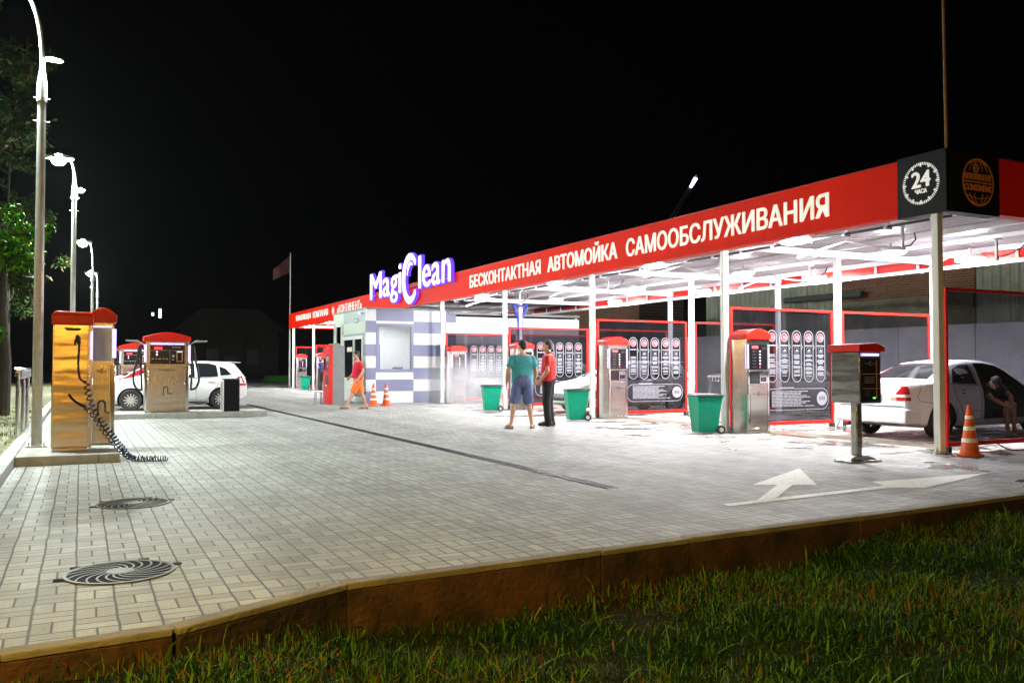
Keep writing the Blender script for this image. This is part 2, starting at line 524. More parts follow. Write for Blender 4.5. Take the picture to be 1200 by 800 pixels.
# ------------------------------------------------------------------ mesh builder
class MB:
    def __init__(s, m=None):
        s.v = []
        s.f = []
        s.mi = []
        s.mats = []
        s.T = Matrix.Identity(4)
        s.cur = 0
        if m:
            s.use(m)

    def use(s, m):
        if m not in s.mats:
            s.mats.append(m)
        s.cur = s.mats.index(m)
        return s

    def at(s, loc=(0, 0, 0), rz=0, rx=0, ry=0, sc=1):
        s.T = Matrix.Translation(loc) @ Euler((rx, ry, rz)).to_matrix().to_4x4() @ Matrix.Scale(sc, 4)
        return s

    def add(s, vs, fs, mi=None):
        o = len(s.v)
        T = s.T
        s.v += [T @ Vector(p) for p in vs]
        s.f += [[i + o for i in f] for f in fs]
        s.mi += [s.cur if mi is None else mi] * len(fs)

    def box(s, x0, x1, y0, y1, z0, z1):
        vs = [(x, y, z) for x in (x0, x1) for y in (y0, y1) for z in (z0, z1)]
        s.add(vs, [(0, 1, 3, 2), (4, 6, 7, 5), (0, 4, 5, 1), (2, 3, 7, 6), (0, 2, 6, 4), (1, 5, 7, 3)])
        return s

    def cbox(s, c, d):
        return s.box(c[0] - d[0] / 2, c[0] + d[0] / 2, c[1] - d[1] / 2, c[1] + d[1] / 2, c[2] - d[2] / 2, c[2] + d[2] / 2)

    def tube(s, pts, r, n=8, caps=True):
        pts = [Vector(p) for p in pts]
        rs = r if isinstance(r, (list, tuple)) else [r] * len(pts)
        vs = []
        prev = None
        for i, p in enumerate(pts):
            if i == 0:
                t = pts[1] - pts[0]
            elif i == len(pts) - 1:
                t = pts[-1] - pts[-2]
            else:
                t = (pts[i + 1] - p).normalized() + (p - pts[i - 1]).normalized()
            if t.length < 1e-9:
                t = Vector((0, 0, 1))
            t.normalize()
            if prev is None:
                a = Vector((0, 0, 1)) if abs(t.z) < .9 else Vector((1, 0, 0))
                u = t.cross(a).normalized()
            else:
                u = (prev - t * prev.dot(t)).normalized()
            prev = u
            w = t.cross(u)
            for k in range(n):
                an = 2 * PI * k / n
                vs.append(p + (u * math.cos(an) + w * math.sin(an)) * rs[i])
        fs = []
        for i in range(len(pts) - 1):
            for k in range(n):
                k2 = (k + 1) % n
                fs.append((i * n + k, i * n + k2, (i + 1) * n + k2, (i + 1) * n + k))
        if caps:
            fs.append(tuple(range(n - 1, -1, -1)))
            o = (len(pts) - 1) * n
            fs.append(tuple(range(o, o + n)))
        s.add(vs, fs)
        return s

    def cyl(s, p0, p1, r, n=14):
        return s.tube([p0, p1], r, n)

    def lathe(s, prof, n=20, caps=True):
        vs = []
        for r, z in prof:
            for k in range(n):
                a = 2 * PI * k / n
                vs.append((r * math.cos(a), r * math.sin(a), z))
        fs = []
        for i in range(len(prof) - 1):
            for k in range(n):
                k2 = (k + 1) % n
                fs.append((i * n + k, i * n + k2, (i + 1) * n + k2, (i + 1) * n + k))
        if caps:
            fs.append(tuple(range(n - 1, -1, -1)))
            o = (len(prof) - 1) * n
            fs.append(tuple(range(o, o + n)))
        s.add(vs, fs)
        return s

    def rings(s, rs, caps=True):
        n = len(rs[0])
        vs = [p for r in rs for p in r]
        fs = []
        for i in range(len(rs) - 1):
            for k in range(n):
                k2 = (k + 1) % n
                fs.append((i * n + k, i * n + k2, (i + 1) * n + k2, (i + 1) * n + k))
        if caps:
            fs.append(tuple(range(n - 1, -1, -1)))
            o = (len(rs) - 1) * n
            fs.append(tuple(range(o, o + n)))
        s.add(vs, fs)
        return s

    def ell(s, c, r, n=14, m=10, rot=None):
        c = Vector(c)
        vs = []
        q = rot or Matrix.Identity(3)
        for i in range(1, m):
            th = PI * i / m
            for k in range(n):
                a = 2 * PI * k / n
                vs.append(c + q @ Vector((r[0] * math.sin(th) * math.cos(a), r[1] * math.sin(th) * math.sin(a), -r[2] * math.cos(th))))
        fs = []
        for i in range(m - 2):
            for k in range(n):
                k2 = (k + 1) % n
                fs.append((i * n + k, i * n + k2, (i + 1) * n + k2, (i + 1) * n + k))
        b = len(vs)
        vs += [c + q @ Vector((0, 0, -r[2])), c + q @ Vector((0, 0, r[2]))]
        for k in range(n):
            k2 = (k + 1) % n
            fs.append((k2, k, b))
            fs.append(((m - 2) * n + k, (m - 2) * n + k2, b + 1))
        s.add(vs, fs)
        return s

    def prism(s, poly, h0, h1, fr=None):
        """poly: 2-D outline (counter-clockwise), extruded along the frame's third axis"""
        fr = fr or Matrix.Identity(4)
        n = len(poly)
        vs = [fr @ Vector((x, y, h0)) for x, y in poly] + [fr @ Vector((x, y, h1)) for x, y in poly]
        fs = [tuple(range(n - 1, -1, -1)), tuple(range(n, 2 * n))]
        for k in range(n):
            k2 = (k + 1) % n
            fs.append((k, k2, n + k2, n + k))
        s.add(vs, fs)
        return s

    def mesh(s, name):
        me = bpy.data.meshes.new(name)
        me.from_pydata([tuple(p) for p in s.v], [], s.f)
        for m in s.mats:
            me.materials.append(m)
        me.polygons.foreach_set('material_index', s.mi)
        return me

    def build(s, name, parent=None, loc=None, rz=0, smooth=35, bevel=0, fix=True, rot=None):
        me = s.mesh(name)
        if fix:
            bm = bmesh.new()
            bm.from_mesh(me)
            bmesh.ops.recalc_face_normals(bm, faces=bm.faces)
            bm.to_mesh(me)
            bm.free()
        if smooth:
            me.shade_smooth()
            me.set_sharp_from_angle(angle=R(smooth))
        o = bpy.data.objects.new(name, me)
        COL.objects.link(o)
        if parent:
            o.parent = parent
        if loc is not None:
            o.location = loc
        o.rotation_euler = rot if rot else (0, 0, rz)
        if bevel:
            bv = o.modifiers.new('bevel', 'BEVEL')
            bv.width = bevel
            bv.segments = 2
            bv.limit_method = 'ANGLE'
            bv.angle_limit = R(40)
        return o


def tag(o, label=None, cat=None, group=None, kind=None):
    if label:
        o['label'] = label
    if cat:
        o['category'] = cat
    if group:
        o['group'] = group
    if kind:
        o['kind'] = kind
    return o


def empty(name, loc, label, cat, group=None, rz=0):
    o = bpy.data.objects.new(name, None)
    o.empty_display_size = .1
    COL.objects.link(o)
    o.location = loc
    o.rotation_euler = (0, 0, rz)
    return tag(o, label, cat, group)


def kids(o):
    return list(o.children)


def copy_tree(o, parent=None, loc=None, rz=None, label=None):
    c = o.copy()
    COL.objects.link(c)
    if parent:
        c.parent = parent
    if loc is not None:
        c.location = loc
    if rz is not None:
        c.rotation_euler = (0, 0, rz)
    if label:
        c['label'] = label
    for ch in kids(o):
        copy_tree(ch, c)
    return c


def struct(o):
    o['kind'] = 'structure'
    return o


_TC = {}


def text_geo(body, bold=.02, ext=.0):
    """flat or extruded lettering in the xy plane, with the outline box normalised to cap height 1"""
    key = (body, bold, ext)
    if key in _TC:
        return _TC[key]
    c = bpy.data.curves.new('lettering_curve', 'FONT')
    c.body = body
    c.offset = bold
    c.extrude = ext
    c.resolution_u = 5
    o = bpy.data.objects.new('lettering_temp', c)
    COL.objects.link(o)
    dg = bpy.context.evaluated_depsgraph_get()
    me = bpy.data.meshes.new_from_object(o.evaluated_get(dg))
    vs = [v.co.copy() for v in me.vertices]
    fs = [list(p.vertices) for p in me.polygons]
    bpy.data.objects.remove(o)
    bpy.data.curves.remove(c)
    bpy.data.meshes.remove(me)
    _TC[key] = (vs, fs)
    return vs, fs


def put_text(mb, body, fr, x0, w, y0, h, bold=.02, ext=0.0, thick=None):
    """fit the lettering to the box x0..x0+w, y0..y0+h of frame fr; the stroke is thickened by overlaid copies"""
    vs, fs = text_geo(body, 0.0, ext)
    xs = [v.x for v in vs]
    ys = [v.y for v in vs]
    bw = bold * h * 1.5
    sx = (w - 2 * bw) / (max(xs) - min(xs))
    sy = (h - bw) / (max(ys) - min(ys))
    zs = 1 if not ext else (thick or 1) / (2 * ext)
    mx, my = min(xs), min(ys)
    offs = [(0, 0)]
    if bold > .012:
        offs += [(-bw, 0), (bw, 0), (-bw * .5, bw * .5), (bw * .5, -bw * .5), (bw * .5, bw * .5), (-bw * .5, -bw * .5)]
    for k, (ox, oy) in enumerate(offs):
        mb.add([fr @ Vector((x0 + bw + ox + (v.x - mx) * sx, y0 + bw * .5 + oy + (v.y - my) * sy, v.z * zs + .0006 * k)) for v in vs], fs)


def frame(o, x, y, z=None):
    x = Vector(x)
    y = Vector(y)
    z = x.cross(y)
    m = Matrix((x, y, z)).transposed().to_4x4()
    m.translation = Vector(o)
    return m


def fr_west(X, Y, Z):      # lettering that faces -X (seen from the forecourt)
    return frame((X, Y, Z), (0, -1, 0), (0, 0, 1))


def fr_south(X, Y, Z):     # lettering that faces -Y
    return frame((X, Y, Z), (1, 0, 0), (0, 0, 1))


def arc_ring(mb, fr, c, r0, r1, a0, a1, h0, h1, n=28):
    out = [(c[0] + r1 * math.cos(a0 + (a1 - a0) * k / n), c[1] + r1 * math.sin(a0 + (a1 - a0) * k / n)) for k in range(n + 1)]
    inn = [(c[0] + r0 * math.cos(a0 + (a1 - a0) * k / n), c[1] + r0 * math.sin(a0 + (a1 - a0) * k / n)) for k in range(n + 1)]
    for k in range(n):
        mb.prism([inn[k], out[k], out[k + 1], inn[k + 1]], h0, h1, fr)


# ================================================================== THE GROUND
KX = [(-6, 4.3), (-.8, 4.66), (-.32, 4.68), (.43, 4.74), (1.44, 5.22), (3.35, 5.33), (4.19, 5.40), (6.14, 5.50), (8.73, 5.66), (14, 5.95), (60, 8.5)]


def kerb_y(x):
    return float(np.interp(x, [p[0] for p in KX], [p[1] for p in KX]))


def grass_z(x, y):
    k = kerb_y(x) - y
    base = float(np.interp(x, [-6, -.3, .6, 1.5, 4, 7, 9, 12, 20], [-.04, -.06, -.13, -.27, -.26, -.20, -.12, -.09, -.09]))
    return base - .03 * min(k, 3) + .03 * math.sin(x * 1.9 + y * 1.3) + .02 * math.sin(x * 4.1 - y * 3.3)


def sheet(name, poly, z, m):
    mb = MB(m)
    mb.add([(x, y, z) for x, y in poly], [tuple(range(len(poly)))])
    o = mb.build(name, smooth=0)
    if o.data.polygons[0].normal.z < 0:
        o.data.flip_normals()
    return struct(o)


sheet('ground', [(-900, -500), (900, -500), (900, 1500), (-900, 1500)], -.75, M_asph)
sheet('forecourt', [(-.77, 4.5)] + [(x, y - .03) for x, y in KX if x > -.7] + [(60, 72), (20, 72), (-.77, 72)], 0, M_pave)
sheet('road', [(-120, 72), (400, 72), (400, 400), (-120, 400)], -.02, M_asph)
sheet('verge', [(-120, -20), (-.95, -20), (-.95, 72), (-120, 72)], .09, M_verge)
# the soil under the grass in front of the forecourt
mb = MB(M_soil)
gx = np.linspace(-8, 40, 97)
gy = np.linspace(-32, 6.5, 78)
vs = []
for x in gx:
    for y in gy:
        ky = kerb_y(x)
        yy = min(y, ky - .02) if y > ky - .55 else y
        vs.append((x, yy, grass_z(x, yy) if y < ky - .02 else -.4))
fs = []
ny = len(gy)
for i in range(len(gx) - 1):
    for j in range(ny - 1):
        fs.append((i * ny + j, (i + 1) * ny + j, (i + 1) * ny + j + 1, i * ny + j + 1))
mb.add(vs, fs)
struct(mb.build('soil', smooth=60, fix=False))

# near kerb of long precast pieces, on its own footing
mb = MB(M_kerbn)
for (xa, ya), (xb, yb) in zip(KX[:-1], KX[1:]):
    L = math.hypot(xb - xa, yb - ya)
    npc = max(1, round(L / 2.0))
    for k in range(npc):
        if xa + (xb - xa) * k / npc > 24:
            break
        t0 = k / npc + .003 / L
        t1 = (k + 1) / npc - .003 / L
        p = Vector((xa + (xb - xa) * t0, ya + (yb - ya) * t0, 0))
        q = Vector((xa + (xb - xa) * t1, ya + (yb - ya) * t1, 0))
        d = (q - p).normalized()
        nrm = Vector((-d.y, d.x, 0))
        dz = random.uniform(-.004, .004)
        jit = random.uniform(-.006, .006)
        fr = frame(p + nrm * jit, d, nrm)
        LL_ = (q - p).length
        mb.use(M_kerbn)
        mb.prism([(0, -.06), (LL_, -.06), (LL_, .055), (0, .055)], -.03, .012 + dz, fr)
        mb.use(M_kerbd)
        mb.prism([(0, -.058), (LL_, -.058), (LL_, .053), (0, .053)], -.62, -.031, fr)
struct(mb.build('kerb', bevel=.008, smooth=30))

# kerb along the left edge
mb = MB(M_conc)
y = 3.0
while y < 60:
    mb.box(-.95, -.775, y + .004, y + 1.0 - .004, -.2, .135 + random.uniform(-.003, .003))
    y += 1.0
struct(mb.build('kerb', bevel=.012, smooth=30))


def island(name, x0, x1, y0, y1):
    mb = MB(M_conc)
    # kerb pieces along the front, filled top
    x = x0
    while x < x1 - .01:
        xe = min(x + 1.0, x1)
        mb.box(x + .003, xe - .003, y0, y0 + .12, -.1, .132 + random.uniform(-.002, .002))
        x = xe
    mb.box(x0, x1, y0 + .123, y1, -.1, .125)
    return struct(mb.build(name, bevel=.012, smooth=30))


island('kerb_island', -.77, .50, 13.15, 17.6)
island('kerb_island', .72, 4.5, 23.75, 25.2)
island('kerb_island', .4, 2.6, 34.8, 36.6)
island('kerb_island', .4, 2.6, 42.3, 44.0)

# floor of the wash bays: wet concrete with a gravel strip and a drain
sheet('wash_floor', [(12.05, 8.2), (19.5, 8.2), (19.5, 29.9), (12.05, 29.9)], .004, M_wash)
sheet('wash_floor', [(12.05, 34.5), (19.5, 34.5), (19.5, 54), (12.05, 54)], .004, M_wash)
M_grav = mat('gravel_strip', (.15, .125, .09), .9, var=.75, vscale=45, bump=1.0, bscale=60)
for a, b in [(8.95, 13.5), (14.0, 18.6), (19.0, 23.7), (24.1, 28.9)]:
    sheet('gravel', [(12.3, a + .1), (12.95, a + .1), (12.95, b), (12.3, b)], .008, M_grav)


# painted turn arrow (two heads on one stem)
def mark(polys):
    mb = MB(M_mark)
    for p in polys:
        mb.add([(x, y, .005) for x, y in p], [tuple(range(len(p)))])
    o = mb.build('road_marking', smooth=0)
    for f in o.data.polygons:
        if f.normal.z < 0:
            o.data.flip_normals()
            break
    return struct(o)


mark([[(8.39, 8.41), (6.76, 7.48), (6.99, 7.34), (7.14, 7.26), (7.37, 7.12)],
      [(6.99, 7.34), (5.97, 6.56), (6.2, 6.555), (7.14, 7.26)],
      [(5.54, 6.55), (5.53, 6.43), (7.93, 6.62), (8.03, 6.77)],
      [(7.93, 6.62), (8.23, 6.43), (10.16, 6.99), (8.15, 7.04), (8.03, 6.77)]][:3] + [[(7.93, 6.62), (8.23, 6.43), (10.16, 6.99), (8.15, 7.04)]])

# slot drain running along the forecourt
mb = MB(M_dark)
mb.box(5.13, 5.27, 7.95, 31, -.05, .006)
mb.use(M_dark)
y = 8.0
while y < 31:
    mb.box(5.135, 5.265, y, y + .018, .004, .011)
    y += .055
mb.box(5.118, 5.132, 7.95, 31, 0, .010)
mb.box(5.268, 5.282, 7.95, 31, 0, .010)
tag(mb.build('slot_drain', smooth=0), 'long dark slotted drain grate running along the paved forecourt', 'drain')


# swirl-ribbed manhole covers
def manhole(x, y, r, label):
    t = empty('manhole_cover', (x, y, 0), label, 'manhole cover', 'round swirl-ribbed covers in the pavers')
    M_iron = MATS.get('cast_iron') or mat('cast_iron', (.11, .105, .09), .6, .3, var=.3, vscale=9)
    mb = MB(M_iron)
    mb.lathe([(r * .93, .004), (r * .995, .004), (r * .995, .010), (r * .93, .010), (r * .93, .004)], 44, caps=False)
    for sx, sy in ((1, .25), (-1, -.2), (.5, 1), (-.8, .75)):
        L = math.hypot(sx, sy)
        c = (sx / L * r * 1.06, sy / L * r * 1.06)
        mb.use(M_cut)
        mb.box(c[0] - .035, c[0] + .035, c[1] - .03, c[1] + .03, .003, .007)
    mb.build('rim', t)
    mb = MB(M_cut)
    mb.lathe([(r * .94, .0055), (.001, .0055)], 44, caps=False)  # flat black disc stands for the shaded hollow below the ribs
    mb.build('pit_shade', t)
    mb = MB(M_iron)
    for k in range(18):
        a = 2 * PI * k / 18
        pl, pr_ = [], []
        for q in range(9):
            rr = r * (.22 + .72 * q / 8)
            aa = a + .95 * (q / 8) ** 1.15
            hw = (.0065 + .004 * q / 8) / rr
            pl.append((rr * math.cos(aa - hw), rr * math.sin(aa - hw), .009))
            pr_.append((rr * math.cos(aa + hw), rr * math.sin(aa + hw), .009))
        mb.add(pl + pr_, [(q, q + 1, 9 + q + 1, 9 + q) for q in range(8)])
    mb.lathe([(r * .25, .006), (r * .25, .012), (r * .18, .015), (.001, .015)], 24, caps=False)
    mb.build('cover', t)


manhole(.245, 6.15, .335, 'larger-looking swirl-ribbed round grate nearest the grass kerb')
manhole(.47, 9.15, .335, 'swirl-ribbed round grate beyond the nearest one, below the coiled hose')

# ================================================================== THE CANOPY
LN = [8.85, 13.73, 18.81, 23.9, 29.05]        # lines of posts
LL = [43.3, 48.4, 53.5]                        # lines of posts beyond the office
PX = [11.7, 14.87, 18.0]
can = empty('canopy', (11.7, 8.85, 0), 'long red-fasciaed wash bay canopy on white square posts', 'canopy')
CO = Vector((11.7, 8.85, 0))


def cpart(mb, name, **k):
    o = mb.build(name, can, **k)
    o.location = -CO
    return o


for iy, yl in enumerate(LN + LL):
    for ix, xl in enumerate(PX):
        if iy == 4 and ix == 2:
            continue
        mb = MB(M_white)
        h = .058
        mb.at((xl, yl, 0))
        mb.box(-h, h, -h, h, .012, 3.72)
        mb.use(M_greym)
        mb.box(-.11, .11, -.10, .10, .004, .016)
        for sx in (-1, 1):
            for sy in (-1, 1):
                mb.cyl((sx * .085, sy * .075, .01), (sx * .085, sy * .075, .04), .012, 6)
        mb.use(M_white)
        mb.prism([(h, .016), (h + .045, .016), (h, .12)], -.006, .006, frame((0, 0, 0), (-1, 0, 0), (0, 0, 1)))
        mb.prism([(h, .016), (h + .045, .016), (h, .12)], -.006, .006, frame((0, 0, 0), (1, 0, 0), (0, 0, 1)))
        cpart(mb, 'post', bevel=.006)

# roof sheet: trapezoidal ribs running along the canopy
Y0, Y1 = 8.62, 54.5
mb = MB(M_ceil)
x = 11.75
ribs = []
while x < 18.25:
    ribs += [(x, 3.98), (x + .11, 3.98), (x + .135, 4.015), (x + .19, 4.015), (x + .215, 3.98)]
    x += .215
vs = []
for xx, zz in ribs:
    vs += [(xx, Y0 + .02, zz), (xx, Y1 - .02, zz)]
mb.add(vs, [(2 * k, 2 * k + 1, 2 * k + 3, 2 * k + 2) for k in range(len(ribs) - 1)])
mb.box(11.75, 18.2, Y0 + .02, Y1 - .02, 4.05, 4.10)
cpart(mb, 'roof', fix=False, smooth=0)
mb = MB(M_white)
for yl in LN + LL + [34.2, 38.6]:
    mb.box(11.72, 18.1, yl - .045, yl + .045, 3.72, 3.86)
    cpart(mb, 'cross_beam', bevel=.006)
    mb = MB(M_white)
for xl in (11.82, 14.87, 17.98):
    mb = MB(M_white)
    mb.box(xl - .04, xl + .04, Y0 + .05, Y1 - .05, 3.863, 3.976)
    cpart(mb, 'long_beam', bevel=.006)
for xl in (13.3, 16.4):
    mb = MB(M_white)
    mb.box(xl - .03, xl + .03, Y0 + .05, Y1 - .05, 3.90, 3.976)
    cpart(mb, 'purlin')
# pipe tray with clips along the front
mb = MB(M_dark)
mb.tube([(12.25, 9.0, 3.70), (12.25, 29.6, 3.70)], .022, 8)
mb.use(M_galv)
mb.tube([(12.31, 9.0, 3.72), (12.31, 29.6, 3.72)], .014, 8)
mb.use(M_white)
y = 9.3
while y < 29.5:
    mb.box(12.2, 12.36, y, y + .05, 3.66, 3.72)
    mb.box(12.27, 12.29, y, y + .03, 3.70, 3.97)
    y += .9
cpart(mb, 'pipe_tray')
# fascia: front, side and back
mb = MB(M_fascia)
y = 9.48
while y < 54.4:
    ye = min(y + 3.0, 54.45)
    mb.box(11.62, 11.68, y + .003, ye - .003, 3.70, 4.57)
    y = ye
cpart(mb, 'front_fascia', bevel=.004)
mb = MB(M_redf)
mb.box(11.60, 11.76, 9.48, 54.45, 3.672, 3.70)
mb.box(11.60, 11.70, 9.48, 54.45, 4.57, 4.585)
cpart(mb, 'fascia_trim')
mb = MB(M_ceil)
mb.box(11.685, 11.70, 9.48, 54.4, 3.72, 4.05)  # unseen pale lining, added to keep fascia red out of reflections
cpart(mb, 'reflection_backing')
mb = MB(M_fascia)
mb.box(12.83, 18.2, 8.60, 8.66, 3.72, 4.57)
cpart(mb, 'side_fascia', bevel=.004)
mb = MB(M_redf)
mb.box(12.83, 18.2, 8.58, 8.80, 3.69, 3.72)
mb.box(12.83, 18.2, 8.58, 8.68, 4.57, 4.585)
cpart(mb, 'side_fascia_trim')
mb = MB(M_black)
mb.box(11.60, 11.68, 8.60, 9.47, 3.66, 4.62)
mb.box(11.683, 12.82, 8.585, 8.66, 3.66, 4.62)
mb.box(11.66, 12.82, 8.667, 8.80, 3.66, 3.69)
mb.box(11.687, 11.85, 8.80, 9.47, 3.66, 3.69)
cpart(mb, 'corner_panel', bevel=.006)
mb = MB(M_redf)
mb.box(18.12, 18.18, Y0, Y1, 3.66, 4.5)
cpart(mb, 'back_fascia', bevel=.004)
mb = MB(M_white)
mb.box(18.03, 18.10, Y0 + .1, Y1 - .1, 3.58, 3.66)
y = Y0 + .6
while y < Y1:
    mb.box(18.06, 18.10, y, y + .05, 3.66, 3.86)
    y += 1.24
cpart(mb, 'back_rail')
mb = MB(M_fascia)
mb.box(11.69, 18.1, 54.42, 54.47, 3.70, 4.57)
cpart(mb, 'end_fascia')


# lettering of the fascia
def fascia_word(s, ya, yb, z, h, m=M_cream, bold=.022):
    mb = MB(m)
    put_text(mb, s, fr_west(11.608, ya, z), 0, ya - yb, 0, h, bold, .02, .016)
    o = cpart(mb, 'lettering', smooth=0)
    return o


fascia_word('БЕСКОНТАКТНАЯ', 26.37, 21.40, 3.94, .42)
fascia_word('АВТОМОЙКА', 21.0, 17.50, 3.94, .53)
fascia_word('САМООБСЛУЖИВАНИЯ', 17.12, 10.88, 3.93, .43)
fascia_word('УПРАВЛЯЮЩАЯ', 52.5, 48.7, 3.98, .40, M_letw, .012)
fascia_word('КОМПАНИЯ', 48.2, 44.9, 4.02, .37, M_letw, .012)
fascia_word('«КОНТИНЕНТ»', 43.1, 38.8, 4.02, .40, M_letw, .012)
mb = MB(M_letw)
f0 = fr_west(11.608, 43.85, 4.19)
arc_ring(mb, f0, (0, 0), .17, .215, 0, 2 * PI, 0, .01)
put_text(mb, 'К', f0, -.09, .18, -.10, .2, .03, .02, .014)
cpart(mb, 'round_emblem', smooth=0)

# 24-hour dial on the corner
f24 = fr_west(11.594, 9.035, 4.155)
mb = MB(M_letw)
for k in range(60):
    a = 2 * PI * k / 60
    r0 = .285 if k % 5 else .262
    c, s_ = math.cos(a), math.sin(a)
    w = .008 if k % 5 else .013
    mb.prism([(r0 * c - w * s_, r0 * s_ + w * c), (r0 * c + w * s_, r0 * s_ - w * c), (.325 * c + w * s_, .325 * s_ - w * c), (.325 * c - w * s_, .325 * s_ + w * c)], 0, .006, f24)
cpart(mb, 'dial_ring', smooth=0)
mb = MB(M_letw)
put_text(mb, '24', f24, -.17, .34, -.06, .25, .03, .02, .01)
put_text(mb, 'ЧАСА', f24, -.105, .21, -.155, .07, .02, .02, .01)
cpart(mb, 'dial_lettering', smooth=0)
# globe emblem on the side
fg = fr_south(12.30, 8.578, 4.15)
mb = MB(M_gold)
arc_ring(mb, fg, (0, 0), .345, .37, 0, 2 * PI, 0, .006, 40)
for a, b in ((.10, .115), (.225, .24)):
    # meridians as ellipses
    for sgn in (-1, 1):
        pts = []
        for k in range(25):
            t = -PI / 2 + PI * k / 24
            pts.append(fg @ Vector((sgn * b * math.cos(t), .35 * math.sin(t), .004)))
        for seg in (pts[:9], pts[16:]):
            mb.tube(seg, .006, 5)
for yy in (-.20, -.29, .27):
    w = math.sqrt(.35 ** 2 - yy ** 2)
    mb.tube([fg @ Vector((w * (q / 6 - 1), yy - .05 * (1 - (q / 6 - 1) ** 2) * (1 if yy < 0 else -1), .004)) for q in range(13)], .006, 5)
arc_ring(mb, fg, (-.05, .215), .045, .07, 0, 2 * PI, 0, .006, 20)
arc_ring(mb, fg, (-.05, .215), .0, .022, 0, 2 * PI, 0, .006, 12)
mb.prism([(-.355, -.012), (.355, -.012), (.355, .012), (-.355, .012)], 0, .007, fg)
put_text(mb, 'КОНТИНЕНТ', fg, -.32, .64, .035, .10, .02, .02, .012)
put_text(mb, 'CONTINENT', fg, -.32, .64, -.135, .10, .02, .02, .012)
cpart(mb, 'globe_emblem', smooth=0)

# big illuminated name in front of the fascia
sign = empty('illuminated_sign', (11.4, 32.4, 4.2), 'large white glowing name in letters with violet rims above office', 'sign')
SO = Vector((11.4, 32.4, 4.2))


def sign_part(mb, name):
    o = mb.build(name, sign, smooth=0)
    o.location = -SO
    return o


def sign_text(s, ya, yb, z0, z1):
    for nm, m, bold, xx, th, g in (('letter_rim', E_signb, .026, 11.55, .12, .038), ('letter_face', E_sign, .008, 11.47, .02, 0)):
        mb = MB(m)
        put_text(mb, s, fr_west(xx, ya + g, z0 - g), 0, ya - yb + 2 * g, 0, z1 - z0 + 2 * g, bold, .03, th)
        sign_part(mb, nm)


sign_text('M', 37.05, 35.45, 4.28, 5.40)
sign_text('a', 35.25, 34.35, 4.27, 5.05)
sign_text('g', 34.25, 33.35, 3.95, 5.05)
sign_text('i', 33.20, 32.92, 4.29, 5.45)
sign_text('l', 30.92, 30.66, 4.30, 5.52)
sign_text('e', 30.48, 29.68, 4.29, 5.10)
sign_text('a', 29.52, 28.72, 4.29, 5.10)
sign_text('n', 28.52, 27.75, 4.30, 5.10)
for nm, m, g, xx, th in (('letter_rim', E_signb, .04, 11.55, .06), ('letter_face', E_sign, 0, 11.47, .012)):
    mb = MB(m)
    fc = fr_west(xx, 31.9, 4.76)
    n = 40
    a0, a1 = R(38), R(322)
    ro = []
    ri = []
    for k in range(n + 1):
        a = a0 + (a1 - a0) * k / n
        wv = .24 * (1 - .30 * abs(2 * k / n - 1))
        ro.append((.86 * math.cos(a) * (1 + g), .98 * math.sin(a) * (1 + g)))
        ri.append(((.86 - wv) * math.cos(a) * (1 - g) + .05, (.98 - wv * 1.25) * math.sin(a) * (1 - g)))
    for k in range(n):
        mb.prism([ri[k], ri[k + 1], ro[k + 1], ro[k]], -th, th, fc)
    # thin second crescent inside the big letter and the tail that closes its lower end
    for q in range(14):
        def cr_(u):
            aa = R(60 + 110 * u)
            w_ = .055 * math.sin(PI * u) + .012 + g * .5
            return (.10 + .40 * math.cos(aa), .06 + .52 * math.sin(aa)), w_
        (p0, w0), (p1, w1) = cr_(q / 14), cr_((q + 1) / 14)
        mb.prism([(p0[0], p0[1] - w0), (p0[0], p0[1] + w0), (p1[0], p1[1] + w1), (p1[0], p1[1] - w1)], -th, th, fc)
    sign_part(mb, nm)
mb = MB(M_greym)
for yy in (36.2, 33.8, 31.9, 30.2, 28.3):
    mb.cyl((11.5, yy, 4.42), (11.63, yy, 4.42), .02, 6)
mb.tube([(11.52, 37.0, 4.42), (11.52, 27.8, 4.42)], .02, 6)
sign_part(mb, 'mounting_rail')


# floodlights under the canopy
def make_flood():
    t = empty('floodlight', (0, 0, 0), 'x', 'floodlight', 'oval floodlights under the canopy')
    mb = MB(M_white)
    mb.at((0, 0, 0))
    ring = lambda a, b, z: [(a * math.cos(2 * PI * k / 24), b * math.sin(2 * PI * k / 24), z) for k in range(24)]
    mb.rings([ring(.13, .24, .10), ring(.20, .34, .06), ring(.21, .355, .0), ring(.19, .335, .0)])
    mb.box(-.02, .02, -.02, .02, .09, .25)
    mb.build('housing', t)
    mb = MB(E_flood)
    mb.rings([ring(.185, .33, -.002), ring(.17, .31, -.035), ring(.10, .2, -.06), ring(.03, .06, -.068)])
    mb.build('diffuser', t)
    return t


fl = make_flood()
fpos = []
names_row = {12.02: 'front', 15.1: 'middle', 17.6: 'rear'}
ordw = ['first', 'second', 'third', 'fourth', 'fifth', 'sixth', 'seventh', 'eighth', 'ninth']
bayY = [12.1, 16.6, 21.3, 26.3]
for xr in (12.02, 15.1, 17.6):
    for i, yy in enumerate(bayY + [46.2, 51.2]):
        fpos.append((xr, yy + (0 if xr < 13 else .4), names_row[xr], ordw[i]))
fpos.append((11.95, 38.8, 'front', 'lone'))
fpos.append((15.1, 38.8, 'middle', 'lone'))
for i, (x, y, row, w) in enumerate(fpos):
    if w == 'lone':
        lab = f'oval white floodlight in {row} row just beyond the striped office'
    else:
        bay = (['nearest bay', 'second bay from the dial corner', 'third bay from the dial corner', 'bay beside the striped office', 'far bay beyond the office', 'farthest end bay of the canopy'])[ordw.index(w)]
        lab = f'oval white floodlight in {row} row over {bay}'
    if i == 0:
        fl.location = (x, y, 3.70)
        fl['label'] = lab
    else:
        copy_tree(fl, loc=(x, y, 3.70), label=lab)


